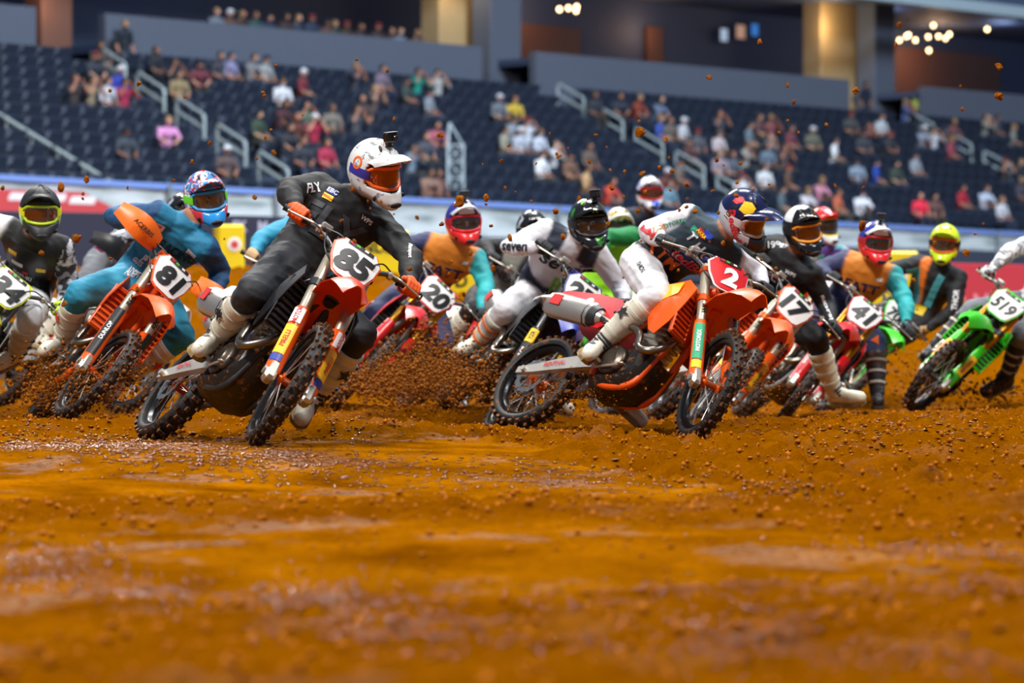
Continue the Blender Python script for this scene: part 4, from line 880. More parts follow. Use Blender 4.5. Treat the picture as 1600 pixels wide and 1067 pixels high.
    for sg in (-1, 1):
        sd = 'R' if sg < 0 else 'L'
        sh = U('radiator_shroud', 'shroud' + sd, lambda: side_sheet(SHROUD, shroud_y, sg, .006, .012), sty.get('shroud', pl))
        if sty.get('shroudgfx'):
            out = [(1.04, .955), (.88, .965), (.70, .915), (.74, .86), (.92, .82), (1.06, .86)]
            U('shroud_graphic', 'shg' + sd, lambda: side_sheet(out, lambda a_, c_: shroud_y(a_, c_) + .0165, sg, .002), sty['shroudgfx'], sh)
        def rad():
            b = MB(); b.box((1.10, sg * .135, .74), (.035, .12, .30), Matrix.Rotation(R(-14), 3, 'Y'), .008); return b.mesh('radiator', 40)
        ra = U('radiator', 'rad' + sd, rad, sty.get('core', mat('radiator_core', '1A1A1C', .6, .3, mud=.2)))
        lv = cached('louvre', lambda: MB().box((0, 0, 0), (.035, .125, .006), Matrix.Rotation(R(25), 3, 'Y')).mesh('louvre', 0))
        for i in range(9):
            q = V((1.135, sg * .135, .615)).lerp(V((1.068 + .005, sg * .135, .885)), i / 8) + V((.012, 0, 0)); put('louvre', lv, sty['louvre'], ra, Matrix.Translation(q))
        def radfr():
            b = MB()
            for (yo) in (-.065, .065): b.tube([(1.152, sg * .135 + yo, .60), (1.082, sg * .135 + yo, .895)], .006, 6)
            for (q0) in ((1.152, .60), (1.117, .748), (1.082, .895)): b.tube([(q0[0], sg * .135 - .065, q0[1]), (q0[0], sg * .135 + .065, q0[1])], .006, 6)
            return b.mesh('louvre_frame', 50)
        U('louvre_frame', 'radfr' + sd, radfr, sty['louvre'], ra)
        sp_ = U('side_panel', 'side' + sd, lambda: side_sheet(SIDEP, side_y, sg, .005, .01), sty['side'])
        if num and (near or sty.get('sidenum')):
            put('number', cached('sn%s%s' % (num, sd), lambda: wrap_side(text_mesh(num, .15, .035, .15), .24, .80, side_y, sg, .0175)), sty.get('sidenumcol', sty['numcol']), sp_)
        def peg():
            b = MB(); b.box((.62, sg * .175, .395), (.055, .12, .016)); b.box((.60, sg * .12, .40), (.05, .03, .05), None, .008)
            for i in range(4): b.box((.60 + .0, sg * (.13 + i * .03), .408), (.055, .006, .014))
            return b.mesh('footpeg', 0)
        U('footpeg', 'peg' + sd, peg, alu)
    def pedal():
        b = MB(); b.tube(bez([(.60, -.13, .37), (.72, -.16, .36), (.83, -.165, .37)]), .009, 6); b.box((.845, -.165, .375), (.05, .03, .012), None, .004); return b.mesh('brake_pedal', 50)
    U('brake_pedal', 'pedal', pedal, alu)
    if sty.get('shtext'):
        for sg in (-1, 1): put('shroud_lettering', cached('sht%s%d' % (sty['shtext'], sg), lambda: wrap_side(text_mesh(sty['shtext'], .06, .03, .2), .86, .90, shroud_y, sg, .0185)), sty.get('shtextm', mat('print_white', 'E8E8EA', .5)), e)
    return e, MW_, SM
P_OR = mat('plastic_orange', 'EA5808', .35, mud=.06, coat=.2); P_OR2 = mat('plastic_orange_red', 'DE3A0A', .33, mud=.05, coat=.2); P_RED = mat('plastic_red', 'D0141C', .33, mud=.12, coat=.2); P_GRN = mat('plastic_green', '38C414', .33, mud=.06, coat=.2)
P_WH = mat('plastic_white', 'E6E6E4', .35, mud=.06, coat=.2); P_YEL = mat('plastic_yellow', 'D8E012', .35, mud=.10, coat=.2); P_BLU = mat('plastic_blue', '1A2A86', .35, mud=.12, coat=.2); P_BLK = mat('plastic_black', '141518', .38, mud=.14)
R_BLK = mat('rim_black', '1A1B1E', .28, .6, mud=.12); NUM_K = mat('number_black', '0C0C0D', .45); NUM_W = mat('number_white', 'F0F0EE', .45)
FK_S = mat('fork_silver', 'B8B09C', .34, .6, mud=.05); FK_G = mat('fork_gold', 'B07A20', .3, .9, mud=.1); H_OR = mat('hub_orange', 'D85A10', .35, .6, mud=.2); H_BLK = mat('hub_dark', '2A2A2C', .4, .7, mud=.2); H_RED = mat('hub_red', '8A1A18', .4, .6, mud=.2)
ST_Y = mat('sticker_yellow', 'F2C210', .45); ST_B = mat('sticker_blue', '2A3E9A', .45); ST_W = mat('sticker_white', 'EDEDEB', .45); ST_G = mat('sticker_green', '1E9C6C', .45); ST_K = mat('sticker_black', '141416', .45); ST_R = mat('sticker_red', 'C01C24', .45)
SEAT_K = mat('seat_black', '18191B', .75, bump=.2)
def ktm(**k):
    d = dict(plastic=P_OR, frame=mat('frame_orange', 'E0520A', .4, mud=.12), fork=FK_S, guard=P_OR, rim=R_BLK, hub=H_OR, plate=P_WH, plate_edge=P_OR, numcol=NUM_K, seat=SEAT_K, louvre=P_OR, core=mat('core_orange', 'A8380A', .5, mud=.1), side=P_WH, pad=P_OR, clamp=mat('clamp_orange', 'D85206', .35, .5), rear=P_WH); d.update(k); return d
BIKES = {
 '85': ktm(near=True, num='85', plastic=P_OR2, frame=mat('frame_dark', '2C2B2B', .45, .4, mud=.2), louvre=P_BLK, core=P_BLK, shroud=P_BLK, clamp=P_BLK, pad=P_BLK, stickers=((.10, .30, ST_Y, 'PIRELLI', ST_R), (.05, .095, ST_B, '', None), (.32, .42, ST_W, 'MOTOR', ST_R)), label='orange dirt bike with black shrouds and white number plate 85', swingtext='RENTHAL'),
 '81': ktm(near=True, num='81', stickers=((.06, .44, ST_K, 'DUNLOP', ST_W),), tubetext='REC', handguard=mat('guard_orange', 'F4741C', .4), hgtext='ACERBIS', label='orange dirt bike with hand guards and white number plate 81', padtext='CUSTOM'),
 '2': ktm(near=True, num='2', plate=P_RED, numcol=NUM_W, sidenumcol=NUM_W, plate_edge=P_WH, side=mat('panel_red', 'BE1420', .4, mud=.06), tubetext='WP', stickers=((.12, .40, ST_G, 'MOTOREX', ST_W), (.05, .11, ST_Y, '', None)), shroudgfx=mat('gfx_yellow', 'F2B818', .4), swingtext='RENTHAL', pad=mat('pad_navy', '1C1C50', .6), padtext='RedBull', label='orange dirt bike with red number plate bearing a white 2'),
 '20': dict(plastic=P_RED, frame=mat('frame_alloy', 'A8A8A6', .4, .9, mud=.2), fork=FK_G, guard=P_RED, rim=R_BLK, hub=H_RED, plate=P_WH, plate_edge=P_RED, numcol=NUM_K, seat=SEAT_K, louvre=P_BLK, side=P_WH, pad=P_RED, clamp=P_BLK, num='20', stickers=((.10, .34, P_RED, 'DUNLOP', ST_W),), label='red dirt bike with white number plate 20 behind a spray of dirt'),
 '27': dict(plastic=P_BLU, frame=mat('frame_black', '1C1D20', .45, .4, mud=.25), fork=mat('fork_grey', '5C5C5C', .35, .8, mud=.1), guard=P_BLK, rim=R_BLK, hub=H_BLK, plate=P_WH, plate_edge=P_BLU, numcol=NUM_K, seat=SEAT_K, louvre=P_BLK, shroud=P_BLK, side=P_BLU, pad=P_BLU, clamp=P_BLK, num='27', stickers=((.08, .30, ST_K, 'DUNLOP', ST_W), (.31, .42, ST_Y, 'YZR', ST_K)), label='blue and black dirt bike with white number plate 27'),
 '17': ktm(num='17', tubetext='WP', stickers=((.08, .34, ST_Y, 'GALFER', ST_K),), label='orange dirt bike with white number plate 17', padtext='MOTO'),
 '41': dict(plastic=P_RED, frame=mat('frame_alloy', 'A8A8A6', .4, .9, mud=.2), fork=FK_G, guard=P_RED, rim=R_BLK, hub=H_RED, plate=P_WH, plate_edge=P_RED, numcol=NUM_K, seat=SEAT_K, louvre=P_BLK, side=P_RED, pad=P_RED, clamp=P_BLK, num='41', label='red dirt bike with white number plate 41', stickers=((.10, .34, ST_R, 'SHOWA', ST_W),)),
 '519': dict(plastic=P_GRN, frame=mat('frame_black', '1C1D20', .45, .4, mud=.25), fork=FK_G, guard=P_GRN, rim=R_BLK, hub=H_BLK, plate=P_WH, plate_edge=P_GRN, numcol=NUM_K, seat=SEAT_K, louvre=P_GRN, side=P_GRN, pad=P_GRN, clamp=P_BLK, num='519', stickers=((.12, .32, ST_Y, 'MAXIMA', ST_R),), label='bright green dirt bike with white number plate 519', padtext='MOOSE'),
 '34': dict(plastic=P_YEL, frame=mat('frame_alloy', 'A8A8A6', .4, .9, mud=.2), fork=mat('fork_grey', '5C5C5C', .35, .8, mud=.1), guard=P_YEL, rim=R_BLK, hub=H_BLK, plate=P_WH, plate_edge=P_YEL, numcol=NUM_K, seat=SEAT_K, louvre=P_BLK, side=P_WH, pad=P_YEL, clamp=P_BLK, num='34', shroud=P_WH, label='yellow and white dirt bike with number plate 34'),
 '200': dict(plastic=P_GRN, frame=mat('frame_black', '1C1D20', .45, .4, mud=.25), fork=mat('fork_grey', '5C5C5C', .35, .8, mud=.1), guard=P_GRN, rim=R_BLK, hub=H_BLK, plate=P_WH, plate_edge=P_GRN, numcol=NUM_K, seat=SEAT_K, louvre=P_GRN, side=P_GRN, pad=P_BLK, clamp=P_BLK, num='700', label='bright green dirt bike with white number plate 700 behind the teal sleeved rider'),
 'x81': dict(plastic=P_WH, frame=mat('frame_black', '1C1D20', .45, .4, mud=.25), fork=FK_S, guard=P_WH, rim=R_BLK, hub=H_BLK, plate=P_WH, plate_edge=P_WH, numcol=NUM_K, seat=SEAT_K, louvre=P_BLK, side=P_WH, pad=P_BLK, clamp=P_BLK, num='', handguard=P_BLK, label='white dirt bike with dark hand guards mostly hidden behind bike 81'),
 'x85': dict(plastic=P_BLU, frame=mat('frame_black', '1C1D20', .45, .4, mud=.25), fork=FK_S, guard=P_BLU, rim=R_BLK, hub=H_BLK, plate=P_WH, plate_edge=P_BLU, numcol=NUM_K, seat=SEAT_K, louvre=P_BLK, side=P_BLU, pad=P_BLK, clamp=P_BLK, num='', label='blue dirt bike almost wholly hidden behind bike 85'),
 'oneal': dict(plastic=P_RED, frame=mat('frame_black', '1C1D20', .45, .4, mud=.25), fork=FK_S, guard=P_BLK, rim=R_BLK, hub=H_BLK, plate=P_WH, plate_edge=P_WH, numcol=NUM_K, seat=SEAT_K, louvre=P_BLK, side=P_WH, pad=P_BLK, clamp=P_BLK, num='', label='red and white dirt bike hidden between bikes 20 and 27'),
 'green': dict(plastic=P_GRN, frame=mat('frame_black', '1C1D20', .45, .4, mud=.25), fork=FK_S, guard=P_GRN, rim=R_BLK, hub=H_BLK, plate=P_WH, plate_edge=P_GRN, numcol=NUM_K, seat=SEAT_K, louvre=P_GRN, side=P_GRN, pad=P_BLK, clamp=P_BLK, num='', label='green dirt bike hidden between bikes 27 and 2'),
 'far': dict(plastic=P_BLU, frame=mat('frame_black', '1C1D20', .45, .4, mud=.25), fork=FK_S, guard=P_BLK, rim=R_BLK, hub=H_BLK, plate=P_WH, plate_edge=P_BLU, numcol=NUM_K, seat=SEAT_K, louvre=P_BLK, side=P_BLU, pad=P_BLK, clamp=P_BLK, num='', label='farthest blue dirt bike ridden below the blue and white helmet'),
 'x17': ktm(num='', label='orange dirt bike hidden behind bike 17'),
}
# ------------------------------------------------------------------ riders
def voxel(mb, size, it=4, name='body'):
    """fuse overlapping volumes into one continuous smooth surface"""
    m = mb.mesh(name, 0); o = bpy.data.objects.new('tmp', m); COL.objects.link(o)
    md = o.modifiers.new('r', 'REMESH'); md.mode = 'VOXEL'; md.voxel_size = size
    sm = o.modifiers.new('s', 'SMOOTH'); sm.factor = .5; sm.iterations = it
    dg = bpy.context.evaluated_depsgraph_get(); me = bpy.data.meshes.new_from_object(o.evaluated_get(dg)); me.name = name
    bpy.data.objects.remove(o); bpy.data.meshes.remove(m)
    me.polygons.foreach_set('use_smooth', [True] * len(me.polygons)); return me
def caps(b, p, q, r0, r1, n=12):
    p = V(p); q = V(q); b.tube([p, p.lerp(q, .33), p.lerp(q, .67), q], [r0, r0 * .67 + r1 * .33, r0 * .33 + r1 * .67, r1], n); b.ell(p, (r0,) * 3, None, n, 8); b.ell(q, (r1,) * 3, None, n, 8)
def seg_d(P, a, b):
    a = np.array(a); b = np.array(b); ab = b - a; t = np.clip(((P - a) @ ab) / (ab @ ab), 0, 1); return np.linalg.norm(P - (a + t[:, None] * ab), axis=1), t
def gridcut(me, step):
    """cut a flat mesh into small cells so it can follow a curved surface"""
    bm = bmesh.new(); bm.from_mesh(me); xs_ = [v.co.x for v in bm.verts]; ys_ = [v.co.y for v in bm.verts]
    for ax, lst in ((0, xs_), (1, ys_)):
        c = math.ceil(min(lst) / step) * step
        while c < max(lst):
            pc = [0, 0, 0]; pn = [0, 0, 0]; pc[ax] = c; pn[ax] = 1
            bmesh.ops.bisect_plane(bm, geom=bm.verts[:] + bm.edges[:] + bm.faces[:], plane_co=pc, plane_no=pn); c += step
    out = bpy.data.meshes.new('print'); bm.to_mesh(out); bm.free(); return out
def shape2d(outl):
    m = bpy.data.meshes.new('shape'); m.from_pydata([(x, y, 0) for x, y in outl], [], [tuple(range(len(outl)))]); return m
def rect2d(w_, h_): return shape2d([(-w_ / 2, -h_ / 2), (w_ / 2, -h_ / 2), (w_ / 2, h_ / 2), (-w_ / 2, h_ / 2)])
def decal(bvh, me2, M, m, parent, name='print', off=.005, step=.012):
    """wrap flat print onto the body: shoot outwards from the inside, along M's z"""
    me = gridcut(me2, step); z = M.to_3x3().col[2].normalized(); n = 0
    for v in me.vertices:
        p = M @ V((v.co.x, v.co.y, 0)); h = bvh.ray_cast(p, z, .35)
        if h[0] is None: h = bvh.find_nearest(p + z * .1)
        v.co = h[0] + z * off
    me.update(); return put(name, me, m, parent)
SKIN = mat('skin', 'B9805E', .55); GOG = {}
def helmet(parent, C, f, up, hs):
    """motocross helmet in its own frame: x forward, y left, z up"""
    f = V(f).normalized(); l = V(up).cross(f).normalized(); u = f.cross(l)
    M = Matrix(((f.x, l.x, u.x, C.x), (f.y, l.y, u.y, C.y), (f.z, l.z, u.z, C.z), (0, 0, 0, 1))) @ Matrix.Scale(1.12, 4)
    def rad(az, el, k=1.):
        d = V((math.cos(el) * math.cos(az), math.cos(el) * math.sin(az), math.sin(el)))
        r_ = 1 / math.sqrt((d.x / .140) ** 2 + (d.y / .119) ** 2 + (d.z / .145) ** 2)
        a_, e_ = math.degrees(az), math.degrees(el)
        r_ += (.052 * math.exp(-(a_ / 26) ** 2) + .034 * math.exp(-(a_ / 58) ** 2)) * math.exp(-((e_ + 37) / (14 if e_ > -37 else 19)) ** 2) - .010 * math.exp(-((abs(a_) - 180) / 50) ** 2) * math.exp(-((e_ + 50) / 25) ** 2)
        r_ += .006 * math.exp(-((abs(a_) - 28) / 9) ** 2) * smooth01(20, 60, e_)
        return d * (r_ * k)
    NA, NE = 84, 52; verts = []; faces = []; fm = []
    for j in range(NE + 1):
        el = R(-64 + 154 * j / NE)
        for i in range(NA): verts.append(rad(2 * math.pi * i / NA - math.pi, el))
    for j in range(NE):
        e_ = -64 + 154 * (j + .5) / NE
        for i in range(NA):
            a_ = 360 * (i + .5) / NA - 180
            if abs(a_) < 62 - max(0, abs(e_) - 14) * .8 and -24 < e_ < 26: continue
            faces.append((j * NA + i, j * NA + (i + 1) % NA, (j + 1) * NA + (i + 1) % NA, (j + 1) * NA + i)); fm.append(hs['pat'](a_, e_))
    me = bpy.data.meshes.new('helmet'); me.from_pydata(verts, [], faces); 
    for m_ in hs['cols']: me.materials.append(m_)
    me.polygons.foreach_set('material_index', fm); me.polygons.foreach_set('use_smooth', [True] * len(faces))
    he = put('helmet', me, None, parent, M); sd = he.modifiers.new('thickness', 'SOLIDIFY'); sd.thickness = .014; sd.offset = -1
    dk_ = mat('helmet_dark', '121214', .5)
    # chin vent and brow vents
    b = MB(); b.ell(rad(0, R(-33), .985), (.010, .034, .014), Matrix.Rotation(R(10), 3, 'Y'), 12, 8); put('chin_vent', b.mesh('chin_vent'), dk_, he)
    for sg in (-1, 1):
        b = MB(); b.ell(rad(sg * R(34), R(-36), .992), (.026, .008, .012), Matrix.Rotation(sg * R(38), 3, 'Z') @ Matrix.Rotation(R(-25), 3, 'Y'), 10, 6); put('vent', b.mesh('vent'), dk_, he)
        b = MB(); b.ell(rad(sg * R(30), R(58), .998), (.020, .008, .006), Matrix.Rotation(sg * R(20), 3, 'Z') @ Matrix.Rotation(R(32), 3, 'Y'), 10, 6); put('vent', b.mesh('vent'), dk_, he)
    # peak
    P = []
    for i in range(17):
        a = -60 + 120 * i / 16; row = []
        for t in (0, .25, .5, .75, 1):
            bp = rad(R(a), R(44 - 18 * (a / 60) ** 2), 1.035); ln = hs.get('peak', .135) * max(.18, math.cos(R(a * 1.25))) ** .75
            row.append((bp.x + ln * t, bp.y * (1 - .12 * t), bp.z + .025 * math.cos(R(a)) * t * (1 - t) * 2 + ln * .10 * t - .012 * (a / 60) ** 2 * t))
        P.append(row)
    b = MB(); b.grid(P, thick=.006, flip=True); put('peak', b.mesh('peak', 50), hs['peakm'], he)
    # goggles
    P = []; n_ = 15
    for i in range(n_):
        a = -56 + 112 * i / (n_ - 1); lim = 20 - max(0, abs(a) - 40) * .5; row = []
        for j in range(8):
            e_ = -lim + (2 * lim) * j / 7 - 1; nose = .014 * math.exp(-(a / 12) ** 2) * smooth01(0, -18, e_)
            row.append(rad(R(a), R(e_ + nose * 500 * 0), .925))
        P.append(row)
    b = MB(); b.grid(P, thick=.003); lens = put('goggle_lens', b.mesh('goggle_lens', 60), hs['lens'], he)
    edge = [P[i][0] for i in range(n_)] + [P[-1][j] for j in range(1, 8)] + [P[i][-1] for i in range(n_ - 2, -1, -1)] + [P[0][j] for j in range(6, 0, -1)]
    b = MB(); b.tube([p * 1.0 for p in edge] + [edge[0], edge[1]], .0088, 8, False); put('goggle_frame', b.mesh('goggle_frame', 60), hs['gog'], he)
    for sg in (-1, 1):
        P2 = [[rad(sg * R(50 + 62 * i / 8), R(-9 + 20 * j / 3 + i * .5), 1.012 if i > 0 else .96) for j in range(4)] for i in range(9)]
        b = MB(); b.grid(P2, thick=.003, flip=sg < 0); put('goggle_strap', b.mesh('goggle_strap', 60), hs['strap'], he)
    if hs.get('cam'):
        c = rad(R(hs.get('cam_az', 0)), R(64), 1.0); q = Matrix.Rotation(R(-18), 3, 'Y')
        b = MB(); b.box(c + V((.0, 0, .014)), (.03, .022, .03), q, .004); b.box(c + V((0, 0, -.002)), (.05, .04, .010), q, .003); put('camera_mount', b.mesh('camera_mount'), dk_, he)
        b = MB(); b.box(c + V((.006, 0, .046)), (.036, .064, .046), q, .006); put('action_camera', b.mesh('action_camera'), mat('camera_black', '0F0F11', .35), he)
        b = MB(); b.lathe([(0, .006), (.012, .006), (.014, 0)], 14, Matrix.Translation(c + V((.027, .014, .048))) @ Matrix.Rotation(R(90 - 18 + 18), 4, 'Y')); put('camera_lens', b.mesh('camera_lens'), mat('camera_glass', '30343C', .1, .3), he)
        b = MB(); b.box(c + V((.006, 0, .0705)), (.034, .060, .003), q); put('camera_top', b.mesh('camera_top', 0), mat('camera_grey', '8A8F94', .4), he)
    bv = BVHTree.FromPolygons([v[:] for v in verts], faces)
    for (txt, az, el, h_, m_, rot, bold) in hs.get('txt', ()):
        d = rad(R(az), R(el)).normalized(); x = V((0, 0, 1)).cross(d).normalized(); y = d.cross(x); ca, sa = math.cos(R(rot)), math.sin(R(rot))
        Mx = frame(d * .03, x * ca + y * sa, y * ca - x * sa); o = decal(bv, text_mesh(txt, h_, bold), Mx, m_, he, 'lettering', .002, .02)
    for (outl, az, el, m_, rot) in hs.get('shp', ()):
        d = rad(R(az), R(el)).normalized(); x = V((0, 0, 1)).cross(d).normalized(); y = d.cross(x); ca, sa = math.cos(R(rot)), math.sin(R(rot))
        decal(bv, shape2d(outl), frame(d * .03, x * ca + y * sa, y * ca - x * sa), m_, he, 'graphic', .0016, .018)
    return he
def hand(b, g0, axis, elbow, up):
    """gloved hand closed round a grip: palm, four curled fingers, thumb"""
    a = V(axis).normalized(); back = (V(elbow) - g0); back = (back - a * back.dot(a)).normalized(); t = a.cross(back)
    if t.dot(up) < 0: t = -t
    pos = lambda th, r_, x: g0 + a * x + (back * math.cos(R(th)) + t * math.sin(R(th))) * r_
    b.ell(g0 + back * .046 + t * .018, (.042, .042, .024), Matrix((a, back, t)).transposed(), 12, 8)
    b.ell(g0 + back * .028 + t * .030, (.043, .026, .018), Matrix((a, back, t)).transposed(), 12, 8)
    for x, ln in ((-.033, .92), (-.011, 1.), (.011, .97), (.033, .84)):
        pts = [pos(52, .046, x), pos(95, .040, x), pos(140, .037, x), pos(140 + 50 * ln, .034, x), pos(140 + 92 * ln, .031, x)]
        b.tube(pts, [.0125, .0118, .011, .0105, .0088], 8)
        for p, r_ in zip(pts, (.0135, .012, .0112, .0106, .0092)): b.ell(p, (r_,) * 3, None, 8, 6)
    th = [pos(20, .045, -.045), pos(-30, .040, -.052), pos(-80, .036, -.040), pos(-125, .033, -.026)]
    b.tube(th, [.015, .0135, .012, .010], 8)
    for p, r_ in zip(th, (.0155, .0135, .012, .0102)): b.ell(p, (r_,) * 3, None, 8, 6)
    w_ = V(elbow); wr = g0 + (w_ - g0).normalized() * .085
    caps(b, g0 + back * .055 + t * .014, wr, .030, .036, 10); return wr
KIT = {}                                                # plain cloth colours, painted onto one kit material as a colour attribute
def kit_material():
    m = mat('race_kit', '808080', .7, bump=.35, bscale=16, mud=.05); nt = m.node_tree
    a = nt.nodes.new('ShaderNodeAttribute'); a.attribute_name = 'kit'; mx = [q for q in nt.nodes if q.type == 'MIX' and q.data_type == 'RGBA'][0]
    nt.links.new(a.outputs['Color'], mx.inputs[6]); return m
KITM = kit_material()
def wrinkle(me, amp):
    """folds in loose cloth"""
    n = len(me.vertices); co = np.zeros(n * 3); no = np.zeros(n * 3); me.vertices.foreach_get('co', co); me.vertices.foreach_get('normal', no); co = co.reshape(-1, 3); no = no.reshape(-1, 3)
    def n3(k, sx, sy, sz):
        x, y, z = co[:, 0] * sx, co[:, 1] * sy, co[:, 2] * sz; return vnoise(x + z * .7 + k, y + z * .45, 20 + k) * .5 + vnoise(z + x * .3, y * .6 - x * .8 + k, 40 + k) * .5
    w1 = 1 - 2 * np.abs(n3(1, 9, 9, 15)); w2 = 1 - 2 * np.abs(n3(2, 20, 20, 30)); d = amp * (w1 * 1.1 + w2 * .5 - .5)
    me.vertices.foreach_set('co', (co + no * d[:, None]).ravel()); me.update()
def rider(key, J, sty, bikeM, SM):
    J = {k: V(v) for k, v in J.items()}
    g = V((J['pel'].x, J['pel'].y, 0)); J = {k: v - g for k, v in J.items()}
    e = empty('person', g); tag(e, sty['label'], 'person', 'racing riders')
    bup = (bikeM.to_3x3() @ V((0, 0, 1))).normalized()
    pel, nk, hd = J['pel'], J['nk'], J['head']; A = (nk - pel).normalized(); Bs = (J['shL'] - J['shR']).normalized(); Bh = (J['hipL'] - J['hipR']).normalized()
    Fw = Bs.cross(A).normalized(); k_ = sty.get('bulk', 1.14)
    b = MB(); P = []; T = (nk - pel).length
    for (t, hw, hd_) in ((-.24, .09, .075), (-.12, .150, .115), (0, .165, .125), (.2, .155, .113), (.4, .150, .112), (.6, .176, .128), (.8, .192, .126), (.94, .165, .100), (1.04, .09, .08), (1.14, .058, .06)):
        s = Bh.lerp(Bs, max(0, min(1, t))); s = (s - A * s.dot(A)).normalized(); fw = s.cross(A).normalized(); c = pel.lerp(nk, t) - fw * .045 * math.sin(math.pi * max(0, min(1, t)))
        P.append([c + s * (hw * k_ * math.copysign(abs(math.cos(a)) ** .85, math.cos(a))) + fw * (hd_ * k_ * math.copysign(abs(math.sin(a)) ** .85, math.sin(a))) for a in [2 * math.pi * j / 20 for j in range(21)]])
    b.grid(P); n0 = len(b.v); b.f.append(tuple(range(0, 20))); b.f.append(tuple(n0 - 21 + j for j in range(19, -1, -1)))
    caps(b, nk - A * .03, hd - (hd - nk).normalized() * .05, .066, .060)
    b.ell(hd - (hd - nk) * .02, (.078, .078, .098), None, 14, 10)
    wr = {}
    for s_ in 'RL':
        sh, el, ha = J['sh' + s_], J['el' + s_], J['ha' + s_]; wr[s_] = el.lerp(ha, .74)
        caps(b, sh - A * .02, sh.lerp(nk, .55) - A * .035, .080 * k_, .075 * k_); caps(b, sh - A * .015, el, .075 * k_, .056 * k_); caps(b, el, el.lerp(wr[s_], .35), .057 * k_, .056 * k_); caps(b, el.lerp(wr[s_], .35), wr[s_], .056 * k_, .038)
        hp, kn, an = J['hip' + s_], J['kn' + s_], J['an' + s_]
        caps(b, hp, hp.lerp(kn, .5), .112 * k_, .098 * k_); caps(b, hp.lerp(kn, .5), kn, .098 * k_, .076 * k_); caps(b, kn, kn.lerp(an, .35), .078 * k_, .070); caps(b, kn.lerp(an, .35), an, .066, .044)
        kd = (kn - (hp + an) / 2); kd = kd.normalized() if kd.length > .03 else Fw; b.ell(kn + kd * .012, (.068, .068, .068), None, 10, 8)
    body = voxel(b, .0094 if sty.get('near') else .0138, 7)
    n = len(body.polygons); Cn = np.zeros(n * 3); body.polygons.foreach_get('center', Cn); Cn = Cn.reshape(-1, 3)
    D = []; lab = []
    def seg(p, q, r_, z):
        d, t = seg_d(Cn, p, q); D.append(d / r_); lab.append(z); return t
    tt = seg(pel - A * .05, nk - A * .06, .150, 0); seg(J['shR'].lerp(J['elR'], .12), J['elR'], .062, 1); seg(J['elR'], J['haR'], .05, 1); seg(J['shL'].lerp(J['elL'], .12), J['elL'], .062, 2); seg(J['elL'], J['haL'], .05, 2)
    for s_ in 'RL': seg(J['hip' + s_], J['kn' + s_], .10, 3); seg(J['kn' + s_], J['an' + s_], .06, 3)
    seg(nk + A * .02, hd, .075, 4)
    z = np.array(lab)[np.argmin(np.array(D), 0)]; t_ = ((Cn - np.array(pel)) @ np.array(A)) / T; s_c = (Cn - np.array(pel)) @ np.array(Bs)
    z = np.where((z == 3) & (t_ > .12) & (D[0] < 1.12), 0, z); z = np.where((z == 0) & (t_ < .04), 3, z)
    if sty.get('zone'): z = sty['zone'](z, t_, s_c)
    nv = len(body.vertices); cl = np.zeros((nv, 3)); cnt = np.zeros(nv); nl = len(body.loops); li = np.zeros(nl, np.int32); body.loops.foreach_get('vertex_index', li); lt = np.zeros(n, np.int32); body.polygons.foreach_get('loop_total', lt)
    zc = np.array([KIT.get(m_.name, (0, 0, 0)) for m_ in sty['cols']]); fc = np.repeat(zc[z], lt, axis=0)
    for _ in range(2):
        cl[:] = 0; cnt[:] = 0
        for c in range(3): cl[:, c] = np.bincount(li, fc[:, c], nv)
        cnt = np.bincount(li, minlength=nv); vc = cl / np.maximum(cnt, 1)[:, None]
        if _ == 0:
            s_ = np.add.reduceat(vc[li], np.concatenate([[0], np.cumsum(lt)[:-1]]), axis=0) / lt[:, None]; fc = np.repeat(s_, lt, axis=0)
    ca = body.color_attributes.new('kit', 'FLOAT_COLOR', 'POINT'); ca.data.foreach_set('color', np.concatenate([vc, np.ones((nv, 1))], 1).astype(np.float32).ravel())
    body.materials.append(KITM); zi = np.zeros(6, np.int32)
    for i, m_ in enumerate(sty['cols']):
        if m_.name not in KIT: body.materials.append(m_); zi[i] = len(body.materials) - 1
    body.polygons.foreach_set('material_index', zi[z].astype(np.int32))
    wrinkle(body, sty.get('fold', .007)); bo = put('body', body, None, e)
    bvh = BVHTree.FromPolygons([v.co[:] for v in body.vertices], [tuple(p.vertices) for p in body.polygons])
    # helmet
    az, el_, ro = sty['face']; f = V((math.sin(R(az)) * math.cos(R(el_)), -math.cos(R(az)) * math.cos(R(el_)), math.sin(R(el_))))
    up = Quaternion(f, R(ro)) @ V((0, 0, 1)); helmet(e, hd, f, up, sty['hs'])
    # gloves
    for s_, sg in (('R', -1), ('L', 1)):
        ga, gb = [bikeM @ SM @ q - g for q in grip_pts(sg)]; gc = ga.lerp(gb, .5); b = MB(); w_ = hand(b, gc, gb - ga, J['el' + s_], bup)
        caps(b, w_, w_.lerp(J['el' + s_], .10), .0385, .040, 10); put('glove', voxel(b, .0062 if sty.get('near') else .009, 2, 'glove'), sty['glove'], e)
    # boots
    for s_, sg in (('R', -1), ('L', 1)):
        kn, an, to = J['kn' + s_], J['an' + s_], J['to' + s_]; u_ = (kn - an).normalized(); fw = (to - an) - u_ * (to - an).dot(u_)
        if fw.length < .05: fw = (bikeM.to_3x3() @ V((1, 0, 0))); fw = fw - u_ * fw.dot(u_)
        fw.normalize(); heel = an - u_ * .070 - fw * .035; w_ = (to - heel).normalized(); sd_ = u_.cross(fw).normalized(); nrm = w_.cross(sd_); nrm = nrm if nrm.dot(u_) > 0 else -nrm
        top = an + (kn - an) * .74; b = MB(); tip = to + w_ * .045
        b.tube([top, top.lerp(an, .12), top.lerp(an, .45), top.lerp(an, .8), an], [.083, .080, .077, .064, .058], 16)
